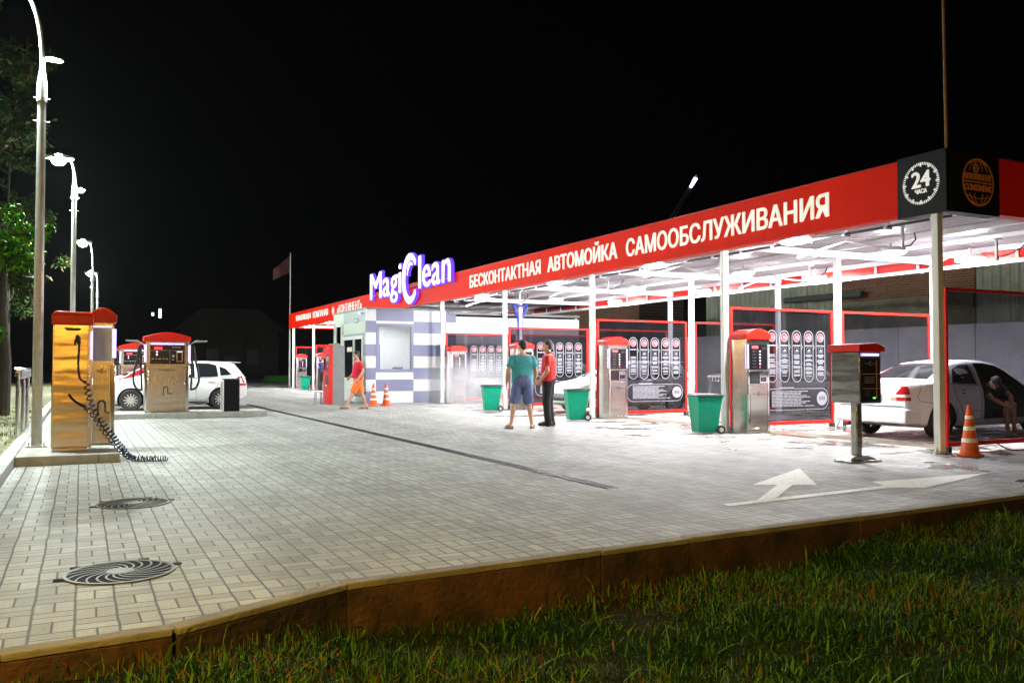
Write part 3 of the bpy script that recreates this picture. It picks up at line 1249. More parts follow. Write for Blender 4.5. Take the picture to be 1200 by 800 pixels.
# ceiling hose booms: a jointed white pipe on a swivel in each bay
def make_boom():
    t = empty('hose_boom', (0, 0, 0), 'x', 'hose boom', 'white swivel hose booms under the canopy roof')
    mb = MB(M_galv)
    mb.cyl((0, 0, -.22), (0, 0, .18), .03, 10)
    mb.ell((0, 0, -.24), (.05, .05, .05), 10, 8)
    mb.box(-.1, .1, -.05, .05, .15, .18)
    mb.build('swivel', t)
    mb = MB(M_white)
    mb.tube([(0, 0, -.24), (-.25, .35, -.20), (-.45, .9, -.08), (-.5, 1.1, -.14), (-.6, 1.75, -.34)], .02, 8)
    mb.build('arm', t)
    mb = MB(M_dark)
    mb.tube([(0, 0, -.2), (.18, -.1, -.16), (.42, -.15, -.03), (.6, -.1, .12)], .016, 6)
    mb.build('feed_hose', t)
    return t


bm_ = make_boom()
for i, (bx, by, rz) in enumerate([(13.6, 11.0, .5), (13.5, 16.0, .9), (13.6, 21.0, .3), (13.5, 26.4, .8), (16.6, 11.2, -.4), (16.6, 16.2, .2)]):
    row = 'front half of ' if i < 4 else 'rear half of '
    lab = 'white jointed hose boom on ceiling over ' + row + ['the nearest bay', 'the second bay', 'the third bay', 'the bay beside office', 'the nearest bay', 'the second bay'][i]
    if i == 0:
        bm_.location = (bx, by, 3.74)
        bm_.rotation_euler = (0, 0, rz)
        bm_['label'] = lab
    else:
        copy_tree(bm_, loc=(bx, by, 3.74), rz=rz, label=lab)


# ------------------------------------------------------------------ splash screens
def make_screen(L, glass):
    t = empty('splash_screen', (0, 0, 0), 'x', 'splash screen', 'red framed dark glass screens between the bays')
    a, z0, z1 = .05, .10, 2.54
    mb = MB(M_redf)
    mb.box(0, a, -.03, .03, z0, z1)
    mb.box(L - a, L, -.03, .03, z0, z1)
    mb.box(a, L - a, -.03, .03, z1 - a, z1)
    mb.box(a, L - a, -.03, .03, z0, z0 + a + .02)
    mb.use(M_dark)
    for x in (.03, L - .03):
        mb.box(x - .04, x + .04, -.05, .05, .008, z0)
    mb.use(M_chrome)
    for z in (.5, 1.3, 2.1):
        for x in (.025, L - .025):
            mb.cyl((x, -.03, z), (x, -.042, z), .012, 8)
    mb.build('frame', t, bevel=.005)
    mb = MB(glass)
    mb.add([(a - .01, 0, z0 + a), (L - a + .01, 0, z0 + a), (L - a + .01, 0, z1 - a + .01), (a - .01, 0, z1 - a + .01)], [(0, 1, 2, 3)])
    mb.build('glass', t, smooth=0)
    return t


def capsule_outline(x0, x1, z0, z1, r, n=8):
    pts = []
    for cx, cz, a in ((x1 - r, z1 - r, 0), (x0 + r, z1 - r, 90), (x0 + r, z0 + r, 180), (x1 - r, z0 + r, 270)):
        for k in range(n + 1):
            t = R(a + 90 * k / n)
            pts.append((cx + r * math.cos(t), cz + r * math.sin(t)))
    return pts


def outline_strip(mb, pts, w, fr):
    n = len(pts)
    c = Vector((sum(p[0] for p in pts) / n, sum(p[1] for p in pts) / n))
    nr = []
    for k in range(n):
        p0 = Vector(pts[k - 1])
        p1 = Vector(pts[(k + 1) % n])
        d = (p1 - p0)
        d = d.normalized() if d.length > 1e-9 else Vector((1, 0))
        nn = Vector((-d.y, d.x))
        nr.append(nn)
    for k in range(n):
        k2 = (k + 1) % n
        a, b = Vector(pts[k]), Vector(pts[k2])
        if (a - b).length < 1e-6:
            continue
        q = [a, b, b + nr[k2] * w, a + nr[k] * w]
        mb.add([fr @ Vector((p.x, p.y, 0)) for p in q], [(0, 1, 2, 3)])


def make_poster(parent):
    """five pictogram capsules over a text plate, printed on the screen's near face"""
    fr = fr_south(0, -.0062, 0)
    fr2 = fr_south(0, -.0070, 0)
    rr = random.Random(3)
    mb = MB(M_print)
    for k in range(5):
        xc = 1.12 + .345 * k
        outline_strip(mb, capsule_outline(xc - .135, xc + .135, .99, 2.09, .134), .014, fr)
        if k < 4:
            q = [(xc + .135, 1.80), (xc + .175, 1.74), (xc + .135, 1.68), (xc + .135, 1.695), (xc + .163, 1.74), (xc + .135, 1.785)]
            mb.add([fr @ Vector((x, z, 0)) for x, z in q], [(0, 5, 4, 1), (1, 4, 3, 2)])
        mb.add([fr @ Vector((x, z, 0)) for x, z in ((xc - .10, 1.755), (xc + .10, 1.755), (xc + .10, 1.78), (xc - .10, 1.78))], [(0, 1, 2, 3)])
        if k:
            outline_strip(mb, [(xc + .06, 1.72), (xc - .06, 1.72), (xc - .06, 1.62), (xc + .06, 1.62)][::-1], .008, fr)
            mb.add([fr @ Vector((x, z, 0)) for x, z in ((xc - .04, 1.64), (xc + .04, 1.64), (xc + .045, 1.67), (xc + .01, 1.695), (xc - .02, 1.67))], [(0, 1, 2, 3, 4)])
        z = 1.57
        while z > 1.11:
            grp = rr.choice((3, 4, 5))
            for q in range(grp):
                if z < 1.11:
                    break
                w = rr.uniform(.055, .108)
                mb.add([fr @ Vector((xc + sx * w, z + sz, 0)) for sx, sz in ((-1, 0), (1, 0), (1, .013), (-1, .013))], [(0, 1, 2, 3)])
                z -= .021
            z -= .028
    # text plate
    outline_strip(mb, capsule_outline(.92, 2.72, .40, .86, .19), .014, fr)
    mb.add([fr @ Vector((x, z, 0)) for x, z in ((1.30, .845), (1.72, .845), (1.72, .885), (1.30, .885))], [(0, 1, 2, 3)])
    z = .79
    while z > .46:
        x = 1.10
        w = rr.uniform(.7, 1.12)
        while x < 1.10 + w:
            ww = rr.uniform(.05, .16)
            mb.add([fr @ Vector((x + sx * ww, z + sz, 0)) for sx, sz in ((0, 0), (1, 0), (1, .017), (0, .017))], [(0, 1, 2, 3)])
            x += ww + .012
        z -= .031
    n = 28
    mb.add([fr @ Vector((2.53 + .15 * math.cos(2 * PI * k / n), .635 + .15 * math.sin(2 * PI * k / n), 0)) for k in range(n)], [tuple(range(n))])
    for k in range(5):
        xc = 1.12 + .345 * k
        mb.use(M_printp)
        mb.add([fr @ Vector((xc + .098 * math.cos(2 * PI * q / n), 1.94 + .098 * math.sin(2 * PI * q / n), 0)) for q in range(n)], [tuple(range(n))])
        mb.use(M_printr)
        for q in range(16):
            a0 = R(45 + 270 * q / 16)
            a1 = R(45 + 270 * (q + 1) / 16)
            mb.add([fr2 @ Vector((xc + r_ * math.cos(a), 1.94 + r_ * math.sin(a), 0)) for r_, a in ((.045, a0), (.072, a0), (.072, a1), (.045, a1))], [(0, 1, 2, 3)])
    mb.use(M_dark)
    put = MB(M_dark)
    for z, w in ((.665, .09), (.635, .10), (.605, .09)):
        mb.add([fr2 @ Vector((2.53 + sx * w, z + sz, 0)) for sx, sz in ((-1, 0), (1, 0), (1, .014), (-1, .014))], [(0, 1, 2, 3)])
    return mb.build('poster_print', parent, smooth=0, fix=False)


scr = make_screen(2.86, M_film)
scr.location = (11.84, LN[0], 0)
scr['label'] = 'red framed dark glass screen at the dial corner, behind the tall cone'
desc = ['nearest bay and second bay', 'second and third bays', 'third and fourth bays', 'fourth bay and striped office']
scp = make_screen(2.86, M_filmd)
scp.location = (11.84, LN[1], 0)
scp['label'] = ('red framed screen with printed instructions between nearest and second bays')
make_poster(scp)
for i in (2, 3, 4):
    copy_tree(scp, loc=(11.84, LN[i], 0), label='red framed screen with printed instructions between ' + ['second and third bays', 'third and fourth bays', 'fourth bay and office'][i - 2])
for i in (1, 2, 3, 4):
    copy_tree(scr, loc=(14.98, LN[i], 0), label='plain red framed screen at the back, behind the printed one of ' + ['nearest kiosk', 'second kiosk', 'third kiosk', 'office kiosk'][i - 1])
copy_tree(scr, loc=(11.84, LL[1], 0), label='red framed screen in far bays beyond office, second from end')
copy_tree(scr, loc=(11.84, LL[2], 0), label='red framed screen at the far end post of the canopy')


# ------------------------------------------------------------------ wash kiosks
def arched_cap(mb, w, d, z0, h, over=.03):
    prof = []
    n = 12
    for k in range(n + 1):
        t = k / n
        prof.append((-w / 2 - over + (w + 2 * over) * t, z0 + .11 + h * math.sin(PI * t)))
    poly = [(-w / 2 - over, z0)] + [(w / 2 + over, z0)] + prof[::-1]
    mb.prism(poly, -d / 2 - over, d / 2 + over, frame((0, 0, 0), (1, 0, 0), (0, 0, 1)))


def kiosk_face(t, w, yf, zt):
    """display, buttons, coin reader on the front (local -Y) face"""
    mb = MB(M_scr)
    mb.box(-w * .36, w * .40, yf - .012, yf, zt - .60, zt - .10)
    mb.box(-w * .36, w * .40, yf - .014, yf - .001, zt - .88, zt - .64)
    mb.build('control_panel', t, bevel=.003)
    mb = MB(E_disp)
    mb.box(-w * .30, -w * .02, yf - .018, yf - .012, zt - .185, zt - .125)
    mb.build('red_display', t, smooth=0)
    mb = MB(E_dot)
    for k in range(6):
        mb.use(E_dot if k < 5 else E_disp)
        mb.cyl((w * .06, yf - .012, zt - .24 - .062 * k), (w * .06, yf - .022, zt - .24 - .062 * k), .018, 10)
    mb.build('button_lights', t)
    mb = MB(M_capt)
    for k in range(6):
        mb.box(-w * .28, -w * .10, yf - .0145, yf - .012, zt - .25 - .062 * k, zt - .228 - .062 * k)
    for k in range(3):
        mb.box(w * .16, w * .36, yf - .0145, yf - .012, zt - .16 - .02 * k, zt - .15 - .02 * k)
    mb.build('button_captions', t, smooth=0)
    mb = MB(M_chrome)
    mb.box(w * .02, w * .36, yf - .03, yf - .014, zt - .87, zt - .66)
    mb.use(M_scr)
    mb.box(w * .06, w * .32, yf - .033, yf - .029, zt - .84, zt - .75)
    mb.use(M_chrome)
    mb.cyl((w * .16, yf - .03, zt - .715), (w * .16, yf - .038, zt - .715), .02, 10)
    mb.build('coin_reader', t, bevel=.003)


def make_kiosk():
    t = empty('wash_kiosk', (0, 0, 0), 'x', 'kiosk', 'steel self-service kiosks with red arched tops')
    w, d, zt = .58, .44, 1.86
    mb = MB(M_steel)
    mb.box(-w / 2, w / 2, -d / 2, d / 2, .0, .06)
    mb.box(-w / 2, w / 2, -d / 2, d / 2, .065, zt)
    mb.use(M_chrome)
    for sx in (-1, 1):
        mb.box(sx * w * .43 - .02, sx * w * .43 + .02, -d / 2 - .012, -d / 2, .08, zt - .62)
    mb.box(-w * .38, w * .38, -d / 2 - .008, -d / 2, .10, .105)
    mb.build('body', t, bevel=.012)
    mb = MB(M_steel)
    mb.box(-w * .37, w * .39, -d / 2 - .010, -d / 2, .14, zt - .92)
    mb.build('service_door', t, bevel=.004)
    mb = MB(M_dark)
    f = fr_south(0, -d / 2 - .0115, 0)
    put_text(mb, 'Magi', f, -.16, .13, .75, .045, .01)
    put_text(mb, 'C', f, -.025, .06, .74, .075, .03)
    put_text(mb, 'lean', f, .045, .12, .755, .04, .01)
    mb.build('name_lettering', t, smooth=0, fix=False)
    mb = MB(M_chrome)
    mb.tube([(-w * .42, -d / 2 - .01, .95), (-w * .42, -d / 2 - .04, .95), (-w * .42, -d / 2 - .04, .78), (-w * .42, -d / 2 - .01, .78)], .009, 6)
    mb.build('handle', t)
    mb = MB(M_red)
    arched_cap(mb, w, d, zt, .10)
    mb.build('cap', t, bevel=.01)
    kiosk_face(t, w, -d / 2, zt)
    for sx in (-1, 1):
        mb = MB(E_bar)
        mb.box(sx * w * .46 - .012, sx * w * .46 + .012, -d / 2 - .018, -d / 2 - .001, zt - .58, zt - .10)
        if sx < 0:
            mb.box(-w / 2 - .006, -w / 2 - .001, -d / 2 + .02, -d / 2 + .04, zt - .58, zt - .10)
        mb.build('light_bar', t, bevel=.004)
    return t


kk = make_kiosk()
kpos = [(12.05, LN[1] - .36, 'steel wash kiosk with red arched top beside the nearest green bin'),
        (12.10, LN[2] - .36, 'steel wash kiosk with red arched top, second nearest, by parked bay car'),
        (12.10, LN[3] - .36, 'steel wash kiosk partly hidden behind man in teal shirt'),
        (12.10, LN[4] - .36, 'steel wash kiosk next to the striped office wall'),
        (12.10, LL[1] - .36, 'steel wash kiosk behind the man in navy shirt'),
        (12.10, LL[2] - .36, 'steel wash kiosk at the far left end post')]
for i, (x, y, lab) in enumerate(kpos):
    if i == 0:
        kk.location = (x, y, .004)
        kk['label'] = lab
    else:
        copy_tree(kk, loc=(x, y, .004), label=lab)

# ------------------------------------------------------------------ payment terminal on a pole
t = empty('payment_terminal', (9.72, 8.66, 0), 'steel payment terminal with red lid on a short pole', 'terminal')
mb = MB(M_steel)
mb.prism([(-.30, -.17), (.30, -.17), (.27, .17), (-.27, .17)], .004, .03)
mb.prism([(-.30, .03), (.30, .03), (.10, .09), (-.10, .09)], -.10, .10, frame((0, 0, 0), (1, 0, 0), (0, 0, 1)))
mb.build('foot', t, bevel=.005)
mb = MB(M_steel)
mb.box(-.055, .055, -.055, .055, .05, .84)
mb.build('pole', t, bevel=.015)
mb = MB(M_term)
mb.box(-.21, .21, -.25, .25, .82, 1.53)
mb.build('case', t, bevel=.012)
mb = MB(M_red)
mb.prism([(-.24, 1.53), (.26, 1.53), (.26, 1.60), (.10, 1.65), (-.24, 1.63)], -.28, .28, frame((0, 0, 0), (1, 0, 0), (0, 0, 1)))
mb.build('lid', t, bevel=.008)
mb = MB(M_scr)
mb.box(-.17, .17, -.262, -.25, .86, 1.44)
mb.build('front_plate', t, bevel=.003)
mb = MB(E_bar)
mb.box(-.17, .15, -.27, -.252, 1.47, 1.505)
mb.build('light_bar', t, smooth=0)
mb = MB(MATS['emblem_orange'])
for z in (1.22, 1.02):
    mb.box(-.16, .16, -.2655, -.262, z, z + .008)
mb.box(.098, .108, -.2662, -.262, .90, 1.42)
mb.build('seam_lines', t, smooth=0)
mb = MB(M_print)
f = fr_south(0, -.2635, 0)
put_text(mb, 'Magi', f, -.13, .08, 1.35, .035, .01)
put_text(mb, 'C', f, -.045, .05, 1.34, .06, .03)
put_text(mb, 'lean', f, .01, .08, 1.352, .033, .01)
mb.build('name_lettering', t, smooth=0, fix=False)
mb = MB(M_print)
for k in range(4):
    mb.add([f @ Vector((x, z, 0)) for x, z in ((-.13, 1.10 + .025 * k), (.06, 1.10 + .025 * k), (.06, 1.108 + .025 * k), (-.13, 1.108 + .025 * k))], [(0, 1, 2, 3)])
mb.build('screen_text', t, smooth=0, fix=False)
mb = MB(M_dark)
mb.box(-.12, -.04, -.275, -.262, .92, 1.0)
mb.use(E_dgreen)
mb.box(.03, .08, -.268, -.262, .885, .905)
mb.build('card_slot', t, smooth=0)


# ------------------------------------------------------------------ wheelie bins
def make_bin():
    t = empty('wheelie_bin', (0, 0, 0), 'x', 'bin', 'green wheeled bins by the bay posts')
    mb = MB(M_green)
    rect = lambda a, b, z, dy=0: [(-a, -b + dy, z), (a, -b + dy, z), (a, b + dy, z), (-a, b + dy, z)]
    mb.rings([rect(.19, .17, .03, .02), rect(.20, .18, .05, .02), rect(.255, .25, .70), rect(.27, .265, .70), rect(.27, .265, .735)])
    mb.box(.252, .285, .06, .20, .60, .70)
    mb.build('body', t, bevel=.012)
    mb = MB(M_lid)
    mb.rings([rect(.285, .28, .735), rect(.285, .28, .752), rect(.24, .235, .785)])
    mb.cyl((.29, -.2, .75), (.29, .2, .75), .014, 8)
    mb.tube([(.28, -.17, .745), (.33, -.17, .755), (.33, .17, .755), (.28, .17, .745)], .012, 6)
    mb.build('lid', t, bevel=.006)
    for sy in (-1, 1):
        mb = MB(M_rubber)
        mb.at((.245, sy * .20, .085), rx=R(90))
        mb.lathe([(.085, -.022), (.085, .022)], 18)
        mb.use(M_galv)
        mb.lathe([(.045, -.026), (.045, .026)], 12)
        mb.build('wheel', t)
    mb = MB(M_dark)
    mb.cyl((.245, -.21, .085), (.245, .21, .085), .012, 6)
    mb.build('axle', t)
    return t


bn = make_bin()
for i, (x, y, rz, lab) in enumerate([(11.06, 13.58, -.25, 'green wheeled bin with black lid beside the nearest kiosk'),
                                     (10.86, 18.22, -.3, 'green wheeled bin right of the man in red polo'),
                                     (10.86, 23.1, -.25, 'green wheeled bin left of the man in teal shirt'),
                                     (11.2, 48.1, -.3, 'small distant green bin by the far kiosks')]):
    if i == 0:
        bn.location = (x, y, .003)
        bn.rotation_euler = (0, 0, rz)
        bn['label'] = lab
    else:
        copy_tree(bn, loc=(x, y, .003), rz=rz, label=lab)


# ------------------------------------------------------------------ traffic cones
def make_cone():
    t = empty('traffic_cone', (0, 0, 0), 'x', 'traffic cone', 'orange traffic cones with white bands')
    H = .75
    mb = MB(M_orange)
    oct_ = []
    for k in range(8):
        a = PI / 8 + k * PI / 4
        oct_.append((.195 * math.cos(a), .195 * math.sin(a)))
    mb.prism(oct_, .0, .03)
    mb.build('base', t, bevel=.008)
    mb = MB(M_orange)
    rr = lambda z: .108 * (1 - (z - .03) / (H - .03)) + .026
    mb.lathe([(rr(.03) + .02, .03), (rr(.05), .05), (rr(H), H), (rr(H) - .012, H)], 20)
    mb.build('body', t)
    for z0, z1 in ((.20, .26), (.375, .435), (.545, .595)):
        mb = MB(M_conew)
        mb.lathe([(rr(z0) + .004, z0), (rr(z1) + .004, z1)], 20, caps=False)
        mb.build('white_band', t)
    return t


cn = make_cone()
for i, (x, y, lab) in enumerate([(11.83, 8.45, 'tall orange cone with white bands at the dial corner post'),
                                 (8.72, 27.75, 'left of two orange cones by the striped office'),
                                 (9.2, 27.85, 'right of two orange cones by the striped office')]):
    if i == 0:
        cn.location = (x, y, .004)
        cn['label'] = lab
    else:
        copy_tree(cn, loc=(x, y, .004), label=lab)

# ================================================================== THE OFFICE
off = empty('office_building', (9.13, 29.95, 0), 'small office clad in lavender and white bands under the canopy', 'building')
OO = Vector((9.13, 29.95, 0))


def opart(mb, name, parent=None, **k):
    o = mb.build(name, parent or off, **k)
    if not parent:
        o.location = -OO
    return o


BH = .424
ZT = 3.39
# south face (towards the camera): columns of bands, broken by the window
mb = MB(M_cladw)


def bands_south(x0, x1, z0, z1, shift, y=29.95, th=.12):
    z = z0
    while z < z1 - .01:
        k = math.floor(z / BH + 1e-4)
        ze = min((k + 1) * BH, z1)
        mb.use(M_lav if (k + shift) % 2 == 0 else M_cladw)
        mb.box(x0 + .002, x1 - .002, y, y + th, z + .002, ze - .002)
        z = ze


bands_south(9.13, 9.50, 0, ZT, 0)
bands_south(9.50, 10.93, 0, 1.12, 1)
bands_south(9.50, 10.93, 2.88, ZT, 1)
bands_south(10.93, 12.2, 0, ZT, 0)
bands_south(12.2, 12.62, 0, ZT, 1)
mb.use(M_cladw)
mb.box(12.622, 18.0, 29.95, 30.07, 0, 3.2)
mb.use(M_cladg)
mb.box(9.14, 18.0, 29.96, 30.06, .0, .02)
opart(mb, 'striped_wall', smooth=0)
# west face with the glazed door; bands coloured for its dimmer light
mb = MB(M_cladg)


def bands_west(y0, y1, z0, z1, shift, x=9.13):
    z = z0
    while z < z1 - .01:
        k = math.floor(z / BH + 1e-4)
        ze = min((k + 1) * BH, z1)
        mb.use(M_cladg if (k + shift) % 2 == 0 else M_cladp)
        mb.box(x, x + .12, y0 + .002, y1 - .002, z + .002, ze - .002)
        z = ze


bands_west(30.072, 30.25, 0, 2.45, 0)
bands_west(32.9, 33.2, 0, ZT, 0)
bands_west(30.072, 32.9, 2.45, ZT, 1)
bands_west(34.1, 34.4, 0, ZT, 0)
bands_west(33.2, 34.1, 0, .9, 0)
bands_west(33.2, 34.1, 2.95, ZT, 0)
opart(mb, 'side_wall', smooth=0)
mb = MB(M_cladw)
mb.box(9.26, 18.0, 34.3, 34.4, 0, ZT)
mb.box(17.9, 18.0, 30.08, 34.29, 0, ZT)
mb.box(12.5, 12.6, 30.08, 34.29, 0, ZT - .1)
opart(mb, 'back_wall', smooth=0)
mb = MB(M_greym)
mb.box(9.10, 12.3, 29.92, 34.43, ZT, ZT + .06)
mb.box(12.3, 18.03, 29.92, 34.43, ZT - .12, ZT - .02)
opart(mb, 'roof', bevel=.01)
mb = MB(M_cladw)
mb.box(9.27, 12.49, 30.08, 34.28, .01, .03)
mb.box(9.27, 12.49, 30.08, 34.28, 2.98, 3.0)
mb.use(M_cladw)
mb.box(9.27, 12.49, 33.2, 33.28, .03, 2.97)
opart(mb, 'inside', smooth=0)
mb = MB(E_room)
mb.box(9.9, 11.6, 30.8, 32.2, 2.94, 2.975)
opart(mb, 'ceiling_panel', smooth=0)
# window
w = None
mb = MB(M_lav)
mb.box(9.50, 9.60, 29.93, 30.06, 1.12, 2.88)
mb.box(10.83, 10.93, 29.93, 30.06, 1.12, 2.88)
mb.box(9.60, 10.83, 29.93, 30.06, 2.78, 2.88)
mb.box(9.60, 10.83, 29.93, 30.06, 1.12, 1.22)
win = opart(mb, 'window', bevel=.005)
mb = MB(M_clear)
mb.box(9.60, 10.83, 29.99, 29.996, 1.22, 2.78)
o = mb.build('pane', win, smooth=0)
mb = MB(M_greym)
mb.box(9.585, 10.845, 29.965, 30.0, 1.205, 1.225)
mb.box(10.80, 10.845, 29.965, 30.0, 1.225, 2.785)
mb.box(9.585, 9.62, 29.965, 30.0, 1.225, 2.785)
mb.box(9.62, 10.80, 29.965, 30.0, 2.755, 2.785)
mb.build('sash', win, smooth=0)
mb = MB(M_lav)
mb.box(10.45, 10.6, 32.9, 33.15, .9, 2.2)
mb.box(11.2, 11.5, 32.7, 33.15, .03, 1.3)
opart(mb, 'shelf_cabinet', bevel=.01)
# side window
mb = MB(M_cladw)
mb.box(9.11, 9.2, 33.2, 33.27, .9, 2.95)
mb.box(9.11, 9.2, 34.03, 34.1, .9, 2.95)
mb.box(9.11, 9.2, 33.27, 34.03, 2.88, 2.95)
mb.box(9.11, 9.2, 33.27, 34.03, .9, .97)
win2 = opart(mb, 'window', bevel=.005)
mb = MB(M_clear)
mb.box(9.15, 9.156, 33.27, 34.03, .97, 2.88)
mb.build('pane', win2, smooth=0)
# door
mb = MB(M_cladw)
for a, b in ((30.25, 30.37), (31.35, 31.47), (32.78, 32.9)):
    mb.box(9.08, 9.16, a, b, .02, 2.45)
mb.box(9.085, 9.155, 30.37, 32.78, 2.33, 2.45)
mb.box(9.085, 9.155, 31.47, 32.78, .02, .9)
mb.box(9.085, 9.155, 30.37, 31.35, .02, .2)
dr = opart(mb, 'door', bevel=.006)
mb = MB(M_glassd)
mb.box(9.115, 9.123, 31.47, 32.78, .9, 2.33)
mb.box(9.115, 9.123, 30.37, 31.35, .2, 2.33)
mb.build('pane', dr, smooth=0)
mb = MB(M_chrome)
mb.tube([(9.08, 32.84, 1.3), (9.02, 32.84, 1.3), (9.02, 32.84, .95), (9.08, 32.84, .95)], .014, 8)
mb.build('handle', dr)
mb = MB(M_conew)
mb.box(9.10, 9.112, 31.7, 32.3, 1.88, 2.05)
mb.use(M_printr)
for k in range(3):
    mb.box(9.097, 9.0995, 31.75, 32.25, 1.915 + .045 * k, 1.93 + .045 * k)
mb.build('paper_notice', dr, smooth=0)
# wall lamp over the door and small street number plate
mb = MB(M_dark)
mb.box(9.115, 9.128, 30.9, 31.4, 2.93, 3.1)
mb.use(M_cladp)
mb.box(9.11, 9.1145, 30.95, 31.1, 2.96, 3.07)
mb.box(9.11, 9.1145, 31.2, 31.35, 2.96, 3.07)
opart(mb, 'sign_plate', smooth=0)
mb = MB(M_white)
mb.box(9.02, 9.128, 30.4, 30.6, 3.24, 3.3)
mb.use(E_bar)
mb.box(9.03, 9.12, 30.42, 30.58, 3.225, 3.239)
opart(mb, 'wall_lamp', smooth=0)

# ------------------------------------------------------------------ water vending machine and stool
t = empty('vending_machine', (8.0, 29.98, 0), 'red fronted vending machine with a grey side by the office door', 'vending machine')
mb = MB(M_greym)
prof = [(-.18, 0), (.24, 0), (.24, 2.0), (.02, 2.13), (-.08, 2.13), (-.18, 2.08)]
mb.prism(prof, -.42, .42, frame((0, 0, 0), (1, 0, 0), (0, 0, 1)))
for k in range(9):
    z = .15 + .2 * k
    mb.box(-.15, .22, -.425, -.4195, z, z + .012)
mb.build('cabinet', t, bevel=.01)
mb = MB(M_red)
mb.box(-.30, -.183, -.43, .43, .02, 2.02)
mb.use(M_dark)
mb.box(-.306, -.3, -.36, -.02, 1.15, 1.75)
mb.box(-.306, -.3, -.30, .1, .70, 1.02)
mb.use(M_chrome)
mb.box(-.31, -.3, .08, .30, 1.2, 1.6)
mb.box(-.33, -.3, -.28, .08, .62, .70)
mb.build('front', t, bevel=.008)
mb = MB(M_print)
mb.box(-.309, -.3065, -.33, -.06, 1.5, 1.66)
mb.use(E_disp)
mb.box(-.309, -.3065, -.3, -.15, 1.3, 1.36)
mb.build('display', t, smooth=0)
mb = MB(M_red)
mb.box(-.36, -.183, -.43, .43, 2.025, 2.07)
mb.use(E_disp)
mb.box(-.34, -.305, -.40, -.2, 1.93, 2.0)
mb.build('canopy_light', t, smooth=0)

t = empty('stool', (7.36, 29.72, 0), 'low white stool with thin dark legs in front of the vending machine', 'stool')
mb = MB(M_white)
mb.lathe([(.15, .44), (.165, .45), (.165, .465), (.15, .475)], 18)
mb.build('seat', t)
for a in range(4):
    an = PI / 4 + a * PI / 2
    mb = MB(M_dark)
    mb.tube([(.12 * math.cos(an), .12 * math.sin(an), .44), (.17 * math.cos(an), .17 * math.sin(an), .004)], .012, 6)
    mb.build('leg', t)

# ================================================================== VACUUM ISLANDS
IZ = .128


def hook_hose(mb, pts, r=.022, n=8):
    # smooth a hand-made polyline (Catmull-Rom)
    P = [Vector(p) for p in pts]
    out = []
    for i in range(len(P) - 1):
        p0 = P[max(0, i - 1)]
        p1, p2 = P[i], P[i + 1]
        p3 = P[min(len(P) - 1, i + 2)]
        for q in range(7):
            u = q / 7
            out.append(.5 * ((2 * p1) + (p2 - p0) * u + (2 * p0 - 5 * p1 + 4 * p2 - p3) * u * u + (3 * p1 - p0 - 3 * p2 + p3) * u ** 3))
    out.append(P[-1])
    mb.tube(out, r, n)
    return out


# the air unit nearest the camera: seen from its plain steel back
t = empty('air_station', (-.125, 13.98, IZ), 'tall air station with plain polished panel glowing orange and coiled hose', 'air station')
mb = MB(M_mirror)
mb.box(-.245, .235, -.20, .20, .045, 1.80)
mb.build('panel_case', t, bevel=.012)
mb = MB(M_steel)
mb.box(-.23, .22, -.18, .18, 0, .044)
mb.box(.237, .268, -.17, .20, .03, 1.80)
for sx in (-.235, .21):
    mb.box(sx - .0, sx + .022, -.207, -.2005, .06, 1.79)
mb.build('corner_trim', t, bevel=.004)
mb = MB(M_red)
mb.box(-.255, .28, -.23, .24, 1.802, 1.93)
mb.prism([(-.26, 1.93), (.28, 1.93), (.26, 1.97), (-.20, 1.985)], -.235, .24, frame((0, 0, 0), (1, 0, 0), (0, 0, 1)))
mb.build('cap', t, bevel=.01)
mb = MB(E_bar)
mb.box(.245, .275, -.2, -.172, 1.30, 1.70)
mb.build('light_bar', t, bevel=.004)
mb = MB(M_dark)
mb.prism([(-.09, 1.74), (-.06, 1.71), (.10, 1.71), (.12, 1.735), (.12, 1.745), (-.09, 1.75)], -.0, .05, frame((0, -.201, 0), (1, 0, 0), (0, 0, 1)))
mb.build('nozzle_shelf', t, bevel=.004)
mb = MB(M_rubber)
mb.tube([(.07, -.26, 1.64), (.085, -.27, 1.60), (.10, -.27, 1.52)], [.02, .032, .022], 10)
mb.tube([(.085, -.27, 1.60), (.05, -.29, 1.57), (.05, -.29, 1.50)], [.018, .016, .012], 8)
mb.tube([(.10, -.27, 1.52), (.10, -.268, 1.44)], .014, 8)
mb.build('air_gun', t)
# the coiled hose: straight drop, then a long coil sagging to the ground
mb = MB(mat('hose_blue_black', (.012, .012, .06), .6, spec=.15))
hook_hose(mb, [(.10, -.27, 1.44), (.09, -.30, 1.2), (.12, -.28, 1.02), (.20, -.26, .98)], .012)
hook_hose(mb, [(-.02, -.21, .80), (.02, -.26, .74), (.12, -.30, .66), (.20, -.30, .62)], .016)


